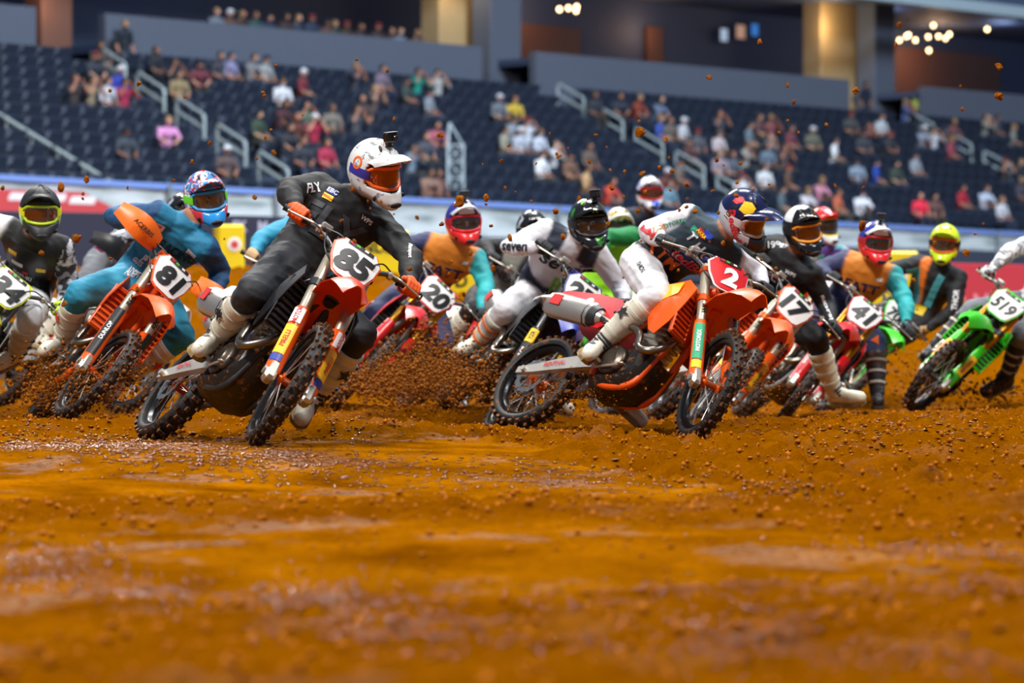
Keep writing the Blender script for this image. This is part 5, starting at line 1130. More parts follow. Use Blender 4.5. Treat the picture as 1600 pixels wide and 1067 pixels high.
        caps(b, an, heel + u_ * .022, .056, .046); caps(b, an - u_ * .01, heel.lerp(tip, .62) + nrm * .012, .054, .044); caps(b, heel + nrm * .012, heel.lerp(tip, .7) + nrm * .008, .044, .053); caps(b, heel.lerp(tip, .7) + nrm * .008, tip + nrm * .004, .053, .044)
        bt = put('boot', voxel(b, .0105, 3, 'boot'), sty['boot'], e)
        L_ = (tip - heel).length + .06; M = frame(heel - nrm * .036 - w_ * .035, w_, sd_); b = MB()
        ol = [(0, -.034), (.02, -.044), (.09, -.042), (.17, -.056), (L_ * .84, -.054), (L_ * .96, -.034), (L_ * 1.02, 0), (L_ * .96, .034), (L_ * .84, .054), (.17, .056), (.09, .042), (.02, .044), (0, .034)]
        b.prism(ol, .022, M); put('boot_sole', b.mesh('boot_sole', 30), sty.get('sole', mat('sole_tan', '8E7A52', .8, mud=.4)), bt)
        bv2 = BVHTree.FromPolygons([v.co[:] for v in bt.data.vertices], [tuple(p.vertices) for p in bt.data.polygons])
        for q, rr in ((.20, .0885), (.48, .0795), (.76, .0710)):
            c = top.lerp(an, q); b = MB(); b.tube([c + u_ * .011, c + u_ * .009, c - u_ * .009, c - u_ * .011], [rr * .93, rr, rr, rr * .93], 16); st_ = put('boot_strap', b.mesh('boot_strap', 40), sty.get('strap', mat('strap_pale', 'BEBBAC', .5, mud=.1)), bt)
            b = MB(); out = sd_ * sg * (1 if sd_.dot(Bh) > 0 else -1); b.box(c + out * rr, (.03, .016, .022), frame(V((0, 0, 0)), fw, u_).to_3x3(), .004); put('buckle', b.mesh('buckle', 30), sty.get('buckle', mat('buckle_dark', '222222', .4)), bt)
        out = sd_ * (1 if (sd_.dot(Bh) * sg) > 0 else -1)
        if sty.get('bootmark'):
            star = [(0, .05), (.014, .018), (.05, .024), (.022, -.006), (.034, -.045), (0, -.022), (-.034, -.045), (-.022, -.006), (-.05, .024), (-.014, .018)]
            decal(bv2, shape2d([(x * .9, y * .9) for x, y in star]), frame(top.lerp(an, .34), u_.cross((fw * .72 + out * .7).normalized()), u_), sty['bootmark'], bt, 'star_mark', .013, .015)
            wing = [(-.05, .0), (-.02, .02), (0, .008), (.02, .03), (.05, .012), (.03, -.012), (.012, -.03), (-.01, -.012)]
            decal(bv2, shape2d(wing), frame(heel.lerp(tip, .55), w_ * (1 if nrm.cross(w_).dot(V((0, 0, 1))) > -9 else 1), (out + nrm).normalized().cross(w_) * (1 if (out + nrm).cross(w_).dot(w_) > -9 else 1)), sty['bootmark'], bt, 'toe_mark', .004, .015)
        b = MB(); b.lathe([(0, .012), (.018, .012), (.024, .006), (.025, 0)], 16, frame(an + out * .048 + u_ * .012, fw, u_ if fw.cross(u_).dot(out) > 0 else -u_)); put('ankle_pivot', b.mesh('ankle_pivot', 40), mat('boot_insert', '2B2B2D', .5, mud=.1), bt)
        for q in range(3):                                   # flex bellows over the instep
            c = an + fw * (.034 + .010 * q) + u_ * (.022 - .020 * q); b = MB(); b.tube([c + (fw * math.cos(a) * .026 + sd_ * math.sin(a) * .050) for a in [R(-70 + 140 * j / 8) for j in range(9)]], .0085, 6); put('bellows', b.mesh('bellows', 60), mat('boot_insert', '2B2B2D', .5, mud=.1), bt)
        b = MB(); b.tube([top + u_ * .012, top + u_ * .010, top - u_ * .012, top - u_ * .014], [.080, .086, .088, .084], 18); put('boot_cuff', b.mesh('boot_cuff', 40), sty.get('cuff', sty['boot']), bt)
        shin = []
        for i in range(6):
            c = top.lerp(an, .04 + .78 * i / 5); rr = .087 - .024 * i / 5; shin.append([c + (fw * math.cos(a) + sd_ * math.sin(a)) * rr for a in [R(-58 + 116 * j / 6) for j in range(7)]])
        b = MB(); b.grid(shin, thick=.005); put('shin_plate', b.mesh('shin_plate', 50), sty.get('shin', sty['boot']), bt)
    # jersey print
    fr = lambda t, s, yaw_=0.: frame(pel.lerp(nk, t) + Bs * s, Bs * math.cos(R(yaw_)) + Fw * -math.sin(R(yaw_)), A)
    for pr in sty.get('print', ()):
        kind, t, s, sz, m_ = pr[:5]; yw = pr[5] if len(pr) > 5 else 0; rot = pr[6] if len(pr) > 6 else 0
        M = fr(t, s, yw) @ Matrix.Rotation(R(rot), 4, 'Z')
        me2 = text_mesh(kind, sz, .025, .12, sty.get('narrow', 1.)) if isinstance(kind, str) else shape2d(kind)
        if not isinstance(kind, str) and sz != 1:
            for v in me2.vertices: v.co *= sz
        decal(bvh, me2, M, m_, bo, 'jersey_print', pr[7] + .004 if len(pr) > 7 else .005)
    for pr in sty.get('limb', ()):                # print on an arm or a thigh: joint a, joint b, place, text, size, material
        a_, c_, t, txt, sz, m_ = pr[:6]; p = J[a_]; q = J[c_]; ax = (q - p).normalized(); c = p.lerp(q, t); vw = (V((0, 0, CAMZ)) - g - c); vw = (vw - ax * vw.dot(ax)).normalized()
        if len(pr) > 6: vw = Quaternion(ax, R(pr[6])) @ vw
        x = ax if (ax.dot(V((1, 0, 0))) > 0) else -ax
        me2 = text_mesh(txt, sz, .025, .1) if isinstance(txt, str) else shape2d(txt)
        decal(bvh, me2, frame(c, x, vw.cross(x)), m_, bo, 'sleeve_print')
    if sty.get('vest'):                           # chest protector
        P = []
        for t in (.28, .42, .56, .70, .84, .96):
            row = []
            for j in range(11):
                aa = R(-62 + 124 * j / 10); c = pel.lerp(nk, t); d = (Fw * math.cos(aa) + Bs * math.sin(aa) * .95); h = bvh.ray_cast(c - Fw * .02, d.normalized(), .4); q = h[0] if h[0] is not None else c + d * .15
                row.append(c + (q - c) * 1.0 + d * .016)
            P.append(row)
        b = MB(); b.grid(P, thick=.010, flip=True); vo = put('chest_protector', b.mesh('chest_protector', 50), sty['vest'], e)
        if sty.get('vestprint'):
            bv3 = BVHTree.FromPolygons([v.co[:] for v in vo.data.vertices], [tuple(p.vertices) for p in vo.data.polygons])
            for (kind, t, s, sz, m_) in sty['vestprint']: decal(bv3, text_mesh(kind, sz, .02) if isinstance(kind, str) else shape2d([(x * sz, y * sz) for x, y in kind]), fr(t, s), m_, vo, 'patch', .013)
    return e
# ------------------------------------------------------------------ rider outfits
def cloth(n, c, **k): KIT['cloth_' + n] = rgb(c); return mat('cloth_' + n, c, k.pop('rough', .7), bump=k.pop('bump', .35), bscale=k.pop('bscale', 16), **k)
C_BLK = cloth('black', '16171A'); C_BLK2 = cloth('black_pants', '1E2128'); C_WHT = cloth('white', 'DCDCE2', mud=.05); C_WPT = cloth('white_pants', 'D8D8DC', mud=.10); C_NAVY = cloth('navy', '232B52', mud=.06); C_ORG = cloth('amber', 'D9821E', mud=.03); C_TEAL = cloth('turquoise', '23A3A6'); C_FLY = cloth('petrol', '14749A'); C_FLYD = cloth('petrol_dark', '0E4470'); C_FLYP = cloth('petrol_pants', '1B86A6', mud=.05)
C_SLATE = cloth('slate', '2A3C48'); C_GRN = cloth('green', '0E7A3C'); C_LIME = cloth('lime', '9BE01E'); C_GRY = cloth('grey', '6E727A'); C_DKN = cloth('dark_navy', '1C2436'); C_OLV = cloth('olive_grey', '8A8D82')
CAMO = blob_mat('camo_grey', ('2A2C32', '9A9CA4', 'D8D8DC'), 16, .7, bump=.3); CAMO2 = blob_mat('camo_light', ('E4E4E4', '8A8C92', 'E8E8E8'), 9, .7, thr=(.46, .56), bump=.3); ABST = blob_mat('abstract_bright', ('5A3A8A', '38B0A0', 'D870B0', '2C3E80'), 8, .7)
G_BLK = mat('glove_black', '17181A', .7, bump=.3); G_ORG = mat('glove_orange', 'E4560C', .6, bump=.2); G_YEL = mat('glove_neon', 'C8E818', .6); G_WHT = blob_mat('glove_white', ('E0E0E0', '3A3A3E'), 30, .6); G_PNK = mat('glove_pink', 'C0509A', .6); G_TAN = mat('glove_tan', 'B59468', .7)
B_WHT = mat('boot_white', 'D6D2C0', .42, mud=.20); B_BLK = mat('boot_black', '26262A', .45, mud=.3); B_CRM = mat('boot_cream', 'DAD8BE', .4, mud=.08); MK = mat('mark_black', '121214', .5); MKR = mat('mark_red', 'C81E2C', .5); PW_ = mat('print_white', 'E8E8EA', .5); PK = mat('print_ink', '101826', .6); PG = mat('print_lime', '7ED321', .5); PO = mat('print_orange', 'F06A12', .5); PR_ = mat('print_bright_red', 'D8182C', .5); PY = mat('print_yellow', 'F2CE18', .5); PB = mat('print_blue', '2846B8', .5); PGY = mat('print_dark_grey', '3C3F45', .6); PNV = mat('print_navy', '1B2148', .6); PTE = mat('print_teal', '1E9478', .5)
def gl(n, c, r_=.25): return mat('shell_' + n, c, r_, coat=.6)
LN_BR = mat('lens_bronze', '6A3A1C', .06, .55, coat=1.); LN_OR = mat('lens_amber', '8A3E16', .06, .5, coat=1.); LN_SM = mat('lens_smoke', '3A2C26', .07, .4, coat=1.); LN_CL = mat('lens_clear_brown', '54402E', .08, .35, coat=1.)
one = lambda a, e: 0
claw = [[(-.05 + i * .042, .09), (-.022 + i * .042, .085), (-.02 + i * .042, .02), (-.034 + i * .042, -.085 - .01 * (i % 2)), (-.046 + i * .042, .01)] for i in range(3)]
def pat_stars(a, e): return 0 if e < 2 else (1 if abs(a) < 26 else 2)
def pat_bull(a, e):
    if e < -20: return 1 if abs(a) > 28 else 3
    if abs(a) > 66 and e < 32: return 1 if e < 12 else 0
    return 0
HS = {
 '85': dict(cols=[blob_mat('helmet_checker', ('E2E4E4', 'E2E4E4', '8F9498'), 26, .28, .5, (.5, .60))], pat=one, peakm=blob_mat('helmet_checker2', ('E6E8E8', 'E2E4E4', '9DA2A6'), 22, .28, .5, (.5, .64)), lens=LN_OR, gog=mat('goggle_orange', 'F0661A', .4), strap=mat('strap_purple', '3A2E9A', .6), cam=True, cam_az=10, peak=.12, txt=(('O', -88, 22, .06, PO, 90, .02), ('X', 0, 74, .03, PO, 0, .02))),
 '81': dict(cols=[blob_mat('helmet_bandana', ('2E86C8', 'C41E34', 'EEF0F4', '2E86C8'), 20, .3, .5, (.46, .53)), gl('redchin', 'D02A3C'), gl('bluechin', '2590DC')], pat=lambda a, e: (2 if abs(a) < 26 else 1) if e < -24 else 0, peakm=blob_mat('helmet_bandana2', ('B81C34', '3A90CC', 'EEF0F4', 'C41E34'), 22, .3, .5, (.48, .55)), lens=LN_CL, gog=mat('goggle_cyan', '2A9AD8', .4), strap=mat('strap_green', '6FE01C', .6), peak=.085),
 '2': dict(cols=[gl('bull_navy', '0E1848'), gl('bull_silver', 'C9CCD4'), gl('bull_yellow', 'F2C414'), gl('bull_dark', '12162A')], pat=pat_bull, peakm=gl('bull_navy', '0E1848'), lens=LN_BR, gog=mat('goggle_grey', 'B8B8B8', .4), strap=mat('strap_white', 'DADADC', .6), peak=.125,
        txt=(('RedBull', -72, -16, .046, PR_, -58, .03), ('100%', -100, 20, .035, MK, 80, .02)), shp=(([(-.035, -.02), (.0, -.035), (.04, -.025), (.05, .01), (.02, .035), (-.02, .03)], -60, 46, PY, 0), ([(-.05, -.012), (-.02, -.02), (.0, .0), (.02, .012), (-.01, .03), (-.04, .02)], -84, 52, PR_, 0))),
 '20': dict(cols=[gl('red', 'E0201C'), gl('white', 'E8EAEC'), gl('blue', '2A3290')], pat=pat_stars, peakm=gl('white', 'E8EAEC'), lens=LN_SM, gog=mat('goggle_red', 'D01820', .4), strap=mat('strap_red', 'B01820', .6), cam=True, peak=.07, txt=(('Y', 0, 66, .035, MK, 0, .02),)),
 '27': dict(cols=[blob_mat('helmet_monster', ('101214', '101214', '2E7A20'), 11, .2, .8, (.5, .62))], pat=one, peakm=gl('black', '0E1012', .18), lens=LN_SM, gog=mat('goggle_black', '141416', .4), strap=mat('strap_black', '18181A', .6), cam=True, cam_az=25, peak=.075, txt=(('M', 6, 40, .035, PG, 0, .02), ('M', -40, 66, .03, PG, 20, .03))),
 '17': dict(cols=[gl('black', '0E1012', .18), gl('white', 'E8EAEC')], pat=lambda a, e: 1 if e > 70 or (-135 < a < -60 and e > 30) else 0, peakm=gl('black', '0E1012', .18), lens=LN_BR, gog=mat('goggle_amber', 'F0980E', .4), strap=mat('strap_black', '18181A', .6), peak=.06),
 '34': dict(cols=[mat('shell_matte_black', '1E2022', .5), gl('lime', '86C83C')], pat=lambda a, e: 1 if (abs(a) > 62 and -30 < e < 8) else 0, peakm=mat('shell_matte_black', '1E2022', .5), lens=LN_BR, gog=mat('goggle_lime', 'B4D21E', .4), strap=mat('strap_yellow', 'D8D818', .6), peak=.07),
 '200': dict(cols=[gl('neon', 'D6EE14'), gl('grey', '4A4C50')], pat=lambda a, e: 1 if (abs(a) > 60 and e < 10) else 0, peakm=gl('neon', 'D6EE14'), lens=LN_CL, gog=mat('goggle_orange', 'F0661A', .4), strap=mat('strap_black', '18181A', .6), peak=.12),
 'blk': dict(cols=[blob_mat('helmet_oneal', ('121416', '121416', 'C8D2DC'), 14, .25, .6, (.5, .58))], pat=one, peakm=gl('black', '0E1012', .18), lens=LN_SM, gog=mat('goggle_black', '141416', .4), strap=mat('strap_black', '18181A', .6), peak=.06, txt=(('M', 10, 44, .03, PG, 0, .03),)),
 'gold': dict(cols=[blob_mat('helmet_gold', ('C8A44A', 'E8E6E0', '3A3A3E'), 14, .3, .5)], pat=one, peakm=gl('white', 'E8EAEC'), lens=LN_SM, gog=mat('goggle_black', '141416', .4), strap=mat('strap_black', '18181A', .6), peak=.08),
 'blu': dict(cols=[blob_mat('helmet_blue', ('E4E8EE', 'C8D0DC', '2A56C0'), 9, .3, .5)], pat=one, peakm=gl('white', 'E8EAEC'), lens=LN_BR, gog=mat('goggle_red', 'D01820', .4), strap=mat('strap_black', '18181A', .6), peak=.08),
 'yr': dict(cols=[gl('yellow', 'F0C818'), gl('red', 'E0201C'), gl('white', 'E8EAEC')], pat=lambda a, e: 1 if e > 28 else (2 if e < -25 else 0), peakm=gl('red', 'E0201C'), lens=LN_SM, gog=mat('goggle_black', '141416', .4), strap=mat('strap_black', '18181A', .6), peak=.07),
}
HS['41'] = HS['20']; HS['519'] = HS['blu']
def z_leatt(z, t, s): return np.where((z == 0) & (t < .50), 5, z)
def z_seven(z, t, s):
    z = np.where((z == 0) & (t < .26 - .6 * s), 5, z); return np.where((z == 0) & (t > .80) & (np.abs(s) > .06) & (t + np.abs(s) > .97), 5, z)
def z_thor(z, t, s): return np.where((z == 0) & (t < .40), 5, z)
def z_oneal(z, t, s): return np.where((z == 0) & (t > .3) & (np.abs(s) < .14), 5, z)
def z_200(z, t, s): return np.where((z == 0) & (t > .15) & (np.abs(s) < .045), 5, z)
patch = [(-.5, -.3), (.5, -.3), (.5, .3), (-.5, .3)]
SK = SKIN; KIT['skin'] = rgb('B9805E')
STY = {
 '85': dict(near=True, cols=[C_BLK, C_BLK, C_BLK, C_BLK2, SK, C_BLK], glove=G_ORG, boot=B_WHT, bootmark=MK, shin=B_WHT, face=(44, -20, 8), label='rider in black leaning over orange bike 85 in a white helmet with camera',
    print=(('FLY', .60, -.01, .17, PGY), (patch, .93, -.115, .055, PB), ('EBC', .935, -.115, .026, PW_, 0, 0, .005), (patch, .85, -.115, .055, PY), ('PIRELLI', .85, -.115, .014, PR_, 0, 0, .005), ('WPS', .86, .12, .026, PW_)),
    limb=(('elL', 'haL', .15, 'Motorsport', .028, PW_), ('shR', 'elR', .55, 'FLY', .05, PW_))),
 '81': dict(near=True, narrow=.66, cols=[C_FLY, C_FLYD, C_FLYD, C_FLYP, SK, C_FLY], glove=G_BLK, boot=B_WHT, bootmark=MKR, face=(22, -10, 10), label='rider in a petrol blue kit steering orange bike 81 in a red and blue helmet',
    print=(('FLY RACING', .72, .0, .075, PK), (patch, .90, -.13, .075, PW_), ('TEAM', .915, -.13, .018, PR_, 0, 0, .005), ('199', .885, -.13, .026, PR_, 0, 0, .005), (patch, .84, .13, .065, PW_), ('JB', .42, -.07, .055, PW_), ('GUTS', .33, -.09, .03, PW_), ('ADEPT', .22, -.07, .03, PW_))),
 '2': dict(near=True, cols=[C_SLATE, C_WHT, C_WHT, C_WPT, SK, C_BLK], zone=z_thor, glove=G_BLK, boot=B_WHT, bootmark=MK, face=(58, -32, 18), label='rider in slate vest jersey and white sleeves on the red plated bike 2',
    print=(('T', .86, -.11, .065, PW_), ('H', .83, -.03, .065, PW_), ('O', .80, .05, .065, PW_), ('R', .77, .13, .065, PW_), ('KTM', .40, -.10, .085, PO, 12), ([(-.16, -.05), (.16, -.05), (.16, .05), (-.16, .05)], .55, .05, 1, PNV, 0), ('RedBull', .55, .05, .075, PW_, 0, 0, .003), ('RedBull', .55, .05, .070, PR_, 0, 0, .006), (patch, 1.02, -.07, .06, PB), (patch, .98, -.10, .06, MKR), ('AKRA', .98, -.10, .02, PY, 0, 0, .005), (patch, .94, -.13, .06, PTE)),
    limb=(('shR', 'elR', .35, 'MOTOREX', .028, PTE), ('shR', 'elR', .7, 'KTM', .035, PO), ('elR', 'haR', .35, 'RedBull', .042, PR_), ('hipR', 'knR', .55, 'THOR', .032, MK))),
 '20': dict(cols=[C_ORG, C_NAVY, C_TEAL, C_NAVY, SK, C_NAVY], zone=z_leatt, glove=G_BLK, boot=B_BLK, face=(14, -6, 4), label='rider with a teal sleeve half hidden by flying dirt on red bike 20', print=(('LEATT', .63, .01, .085, PNV), ('SMARTOP', .26, .03, .04, PGY), (patch, .86, .13, .04, PW_)), limb=(('knL', 'anL', .1, [(0, .03), (.03, -.02), (-.03, -.02)], 1, PO),)),
 '41': dict(cols=[C_ORG, C_NAVY, C_TEAL, C_NAVY, SK, C_NAVY], zone=z_leatt, glove=G_BLK, boot=B_BLK, sole=mat('sole_dark', '3A3028', .8, mud=.3), shin=mat('shin_brown', '4A3226', .6, mud=.2), face=(10, -8, -4), label='rider in amber jersey planting a dark boot beside red bike 41', print=(('LEATT', .66, .01, .085, PNV), (patch, .86, .13, .04, PW_)), limb=(('knL', 'anL', .05, [(0, .035), (.035, -.025), (-.035, -.025)], 1, PO), ('elR', 'haR', .3, 'RACING', .03, PW_))),
 '27': dict(near=True, cols=[C_WHT, C_WHT, C_WHT, C_WPT, SK, C_DKN], zone=z_seven, glove=G_BLK, boot=B_WHT, strap=mat('strap_orange', 'E8701A', .5), shin=mat('shin_grey', 'A8A8AC', .5, mud=.15), face=(16, -12, 6), label='rider in white and navy on blue bike 27 in a glossy black helmet with camera',
    print=(('seven', .70, .03, .085, PK), (claw[0], .28, .07, 1, PG), (claw[1], .28, .07, 1, PG), (claw[2], .28, .07, 1, PG), (patch, .80, .14, .07, PB), ('YAMAHA', .80, .14, .018, PW_, 0, 0, .005)), limb=(('elR', 'haR', .30, 'seven', .05, PK),)),
 '17': dict(cols=[C_BLK, C_BLK, C_BLK, C_BLK, SK, C_BLK], glove=G_BLK, boot=B_CRM, bootmark=MK, strap=mat('strap_cream', 'C4C2AA', .5), face=(22, -14, 10), label='rider all in black with cream boots on orange bike 17, one foot out', print=(('FLY', .62, .02, .07, PW_), ('WPS', .84, .11, .03, PW_)), limb=(('shL', 'elL', .85, 'Motorsport', .035, PW_), ('shR', 'elR', .3, '199', .05, PW_))),
 '519': dict(cols=[CAMO2, CAMO2, CAMO2, C_GRY, SK, CAMO2], glove=G_WHT, boot=B_BLK, face=(-20, -10, 0), label='rider in white and grey blotched jersey on green bike 519'),
 '34': dict(cols=[C_BLK, C_WHT, CAMO, C_WPT, SK, C_BLK], glove=G_YEL, boot=B_WHT, face=(12, -10, 0), vest=mat('vest_black', '17181A', .4), label='rider in black chest protector and camouflage sleeve on yellow bike 34', vestprint=((patch, .82, -.10, .06, PY), (patch, .66, .10, .06, PY), ('SUZUKI', .42, -.02, .03, PW_), (patch, .64, -.06, .08, PW_), (patch, .5, .0, .04, MKR))),
 '200': dict(cols=[C_BLK, C_BLK, C_BLK, C_BLK2, SK, cloth('flame', 'F07814')], zone=z_200, glove=G_TAN, boot=B_BLK, face=(-14, -10, -6), label='rider in black kit and neon yellow helmet on green bike 700', print=(([(-.03, -.16), (.03, -.16), (.03, .16), (-.03, .16)], .60, -.085, 1, cloth('strap_teal', '4AA0AA'), 0, 12), ([(-.03, -.16), (.03, -.16), (.03, .16), (-.03, .16)], .60, .085, 1, cloth('strap_teal', '4AA0AA'), 0, -12), (patch, .2, .04, .11, PY)), limb=(('shL', 'elL', .8, 'THOR', .05, PW_),)),
 'x81': dict(cols=[CAMO, CAMO, CAMO, C_GRY, SK, CAMO], glove=G_PNK, boot=B_WHT, face=(20, -8, 0), hs='blk', label='rider in grey camouflage sleeve and pink gloves behind bike 81'),
 'x85': dict(cols=[C_FLY, C_FLYP, C_FLYP, C_FLY, SK, C_FLY], glove=G_TAN, boot=B_WHT, face=(20, -8, 0), hs='blk', label='rider in teal sleeve and tan glove behind bike 85'),
 'oneal': dict(cols=[C_BLK, C_BLK, C_BLK, C_BLK, SK, C_OLV], zone=z_oneal, glove=G_BLK, boot=B_WHT, face=(18, -12, 8), hs='blk', label='rider in black and grey jersey between bikes 20 and 27', print=(('ONEAL', .55, .0, .075, PGY), (claw[0], .2, .07, .6, PG), (claw[1], .2, .07, .6, PG), (claw[2], .2, .07, .6, PG))),
 'green': dict(cols=[C_LIME, C_GRN, C_GRN, C_WPT, SK, C_LIME], glove=G_BLK, boot=B_WHT, face=(10, -8, 0), hs='gold', label='rider in lime jersey with dark green sleeves between bikes 27 and 2'),
 'far': dict(cols=[C_DKN, C_DKN, C_DKN, C_DKN, SK, C_DKN], glove=G_BLK, boot=B_BLK, face=(8, -4, 0), hs='blu', label='rider in dark kit with blue and white helmet behind the others'),
 'x17': dict(cols=[ABST, ABST, ABST, C_DKN, SK, ABST], glove=G_BLK, boot=B_WHT, face=(30, -8, 6), hs='yr', label='rider in purple and teal jersey with red and yellow helmet behind bike 17'),
}
for key, (pose, J) in POSES.items():
    _, bM, sM = dirt_bike(key, pose, BIKES[key])
    st_ = STY[key]; st_['hs'] = HS[st_.get('hs', key)]
    rider(key, J, st_, bM, sM)
# ------------------------------------------------------------------ spectators
def human(kind):
    """a small seated or standing figure, origin at the floor under the hips, facing -y; face normal slots: skin, top, trousers"""
    b = MB(); hz_ = .50 if kind != 'stand' else .92; lean = {'seat': .06, 'fwd': .22, 'hands': .05, 'stand': .0}[kind]
    hip = V((0, 0, hz_)); ch = V((0, -lean * .9, hz_ + .42)); nk_ = V((0, -lean * 1.05, hz_ + .52)); hd_ = V((0, -lean * 1.25 - .03, hz_ + .68))
    b.ell(hip, (.17, .13, .13)); b.ell(hip.lerp(ch, .5), (.16, .115, .19)); b.ell(ch, (.19, .12, .15)); b.tube([ch, hd_], .055, 8); b.ell(hd_, (.082, .098, .118), None, 14, 10); S_ = []
    S_ += [('top', hip + V((0, 0, .06)), nk_, .15), ('skin', nk_ + V((0, 0, .03)), hd_ + V((0, 0, .05)), .09)]
    for sg in (-1, 1):
        sh = ch + V((sg * .19, 0, .07))
        if kind == 'hands': el = sh + V((sg * .10, -.20, -.16)); ha = hd_ + V((sg * .07, -.14, -.02))
        elif kind == 'fwd': el = sh + V((sg * .06, -.16, -.20)); ha = V((sg * .08, -.46, hz_ + .14))
        elif kind == 'stand': el = sh + V((sg * .06, .02, -.28)); ha = el + V((0, -.10, -.24))
        else: el = sh + V((sg * .06, -.06, -.27)); ha = V((sg * .10, -.30, hz_ + .13))
        caps(b, sh, el, .062, .05, 8); caps(b, el, ha, .046, .036, 8); b.ell(ha, (.04, .05, .035), None, 8, 6)
        for i in range(4): b.tube([ha + V(((i - 1.5) * .018, -.03, 0)), ha + V(((i - 1.5) * .02, -.085, -.012))], .010, 5)
        b.tube([ha + V((-sg * .03, -.01, 0)), ha + V((-sg * .05, -.05, .01))], .011, 5)
        hp = hip + V((sg * .09, 0, 0)); kn = V((sg * .13, -.44, hz_ + .03)) if kind != 'stand' else V((sg * .10, -.02, .48)); an = V((sg * .12, -.42, .08)) if kind != 'stand' else V((sg * .10, .02, .08))
        caps(b, hp, kn, .09, .065, 8); caps(b, kn, an, .062, .045, 8); caps(b, an - V((0, 0, .03)), an + V((0, -.15, -.045)), .045, .035, 8)
        S_ += [('top', sh, el, .06), ('skin', el.lerp(ha, .15), ha - V((0, .08, 0)), .048), ('leg', hp, kn, .09), ('leg', kn, an, .06), ('leg', an, an + V((0, -.15, -.05)), .05)]
    me = voxel(b, .022, 3, 'spectator'); n = len(me.polygons); Cn = np.zeros(n * 3); me.polygons.foreach_get('center', Cn); Cn = Cn.reshape(-1, 3)
    D = np.array([seg_d(Cn, p, q)[0] / r_ for _, p, q, r_ in S_]); z = np.array([{'skin': 0, 'top': 1, 'leg': 2}[s[0]] for s in S_])[np.argmin(D, 0)]
    for _ in range(3): me.materials.append(None)
    me.polygons.foreach_set('material_index', z.astype(np.int32))
    h1 = MB(); h1.ell(hd_ + V((0, .015, .028)), (.092, .098, .105), None, 14, 10); h2 = MB(); h2.ell(hd_ + V((0, .03, .02)), (.096, .098, .112), None, 14, 10); h2.ell(hd_ + V((0, .06, -.13)), (.10, .06, .17), None, 12, 8)
    h3 = MB(); h3.ell(hd_ + V((0, .005, .045)), (.092, .105, .085), None, 14, 10); h3.grid([[(x, hd_.y - .08 - .085 * t * (1 - (x / .085) ** 2 * .5), hd_.z + .055 - .02 * t) for t in (0, .5, 1)] for x in (-.08, -.04, 0, .04, .08)], thick=.008)
    def clip(mb_):
        m2 = mb_.mesh('hair', 60); return m2
    return me, {'short hair': clip(h1), 'long hair': clip(h2), 'a cap': clip(h3)}
HUM = {k: human(k) for k in ('seat', 'fwd', 'hands', 'stand')}
SKINS = [mat('spectator_skin_%d' % i, c, .6) for i, c in enumerate(('B07C62', 'C08E72', '8A5C44', 'A87058'))]
HAIRS = [mat('hair_%d' % i, c, .7) for i, c in enumerate(('2A2220', '4A3424', '8A6E48', '1A1A1C'))]; CAPS = [mat('cap_%d' % i, c, .6) for i, c in enumerate(('E0E0E4', '1C2030', '7A2028'))]
LEGS = [mat('trousers_%d' % i, c, .8) for i, c in enumerate(('1E2430', '2C3448', '3A3834'))]
def colour_word(h):
    r_, g_, b_ = [int(h[i:i + 2], 16) for i in (0, 2, 4)]; mx, mn = max(r_, g_, b_), min(r_, g_, b_)
    if mx - mn < 26: return 'black' if mx < 60 else 'dark grey' if mx < 100 else 'grey' if mx < 160 else 'pale grey' if mx < 205 else 'white'
    if r_ == mx: return ('bright red' if r_ > 200 and g_ < 90 else 'red' if g_ < 70 and r_ > 120 else 'pink' if r_ > 180 and b_ > 140 else 'maroon' if r_ < 125 and g_ < 80 else 'yellow' if r_ > 180 and g_ > 150 and b_ < 90 else 'tan' if g_ > 90 else 'brown')
    if g_ == mx: return 'teal' if b_ > 90 and r_ < 60 else 'olive green'
    return 'lavender' if r_ > 110 and b_ < 190 and r_ > g_ - 6 else 'bright blue' if b_ > 140 and r_ < 80 else 'pale blue' if mx > 150 else 'slate blue'
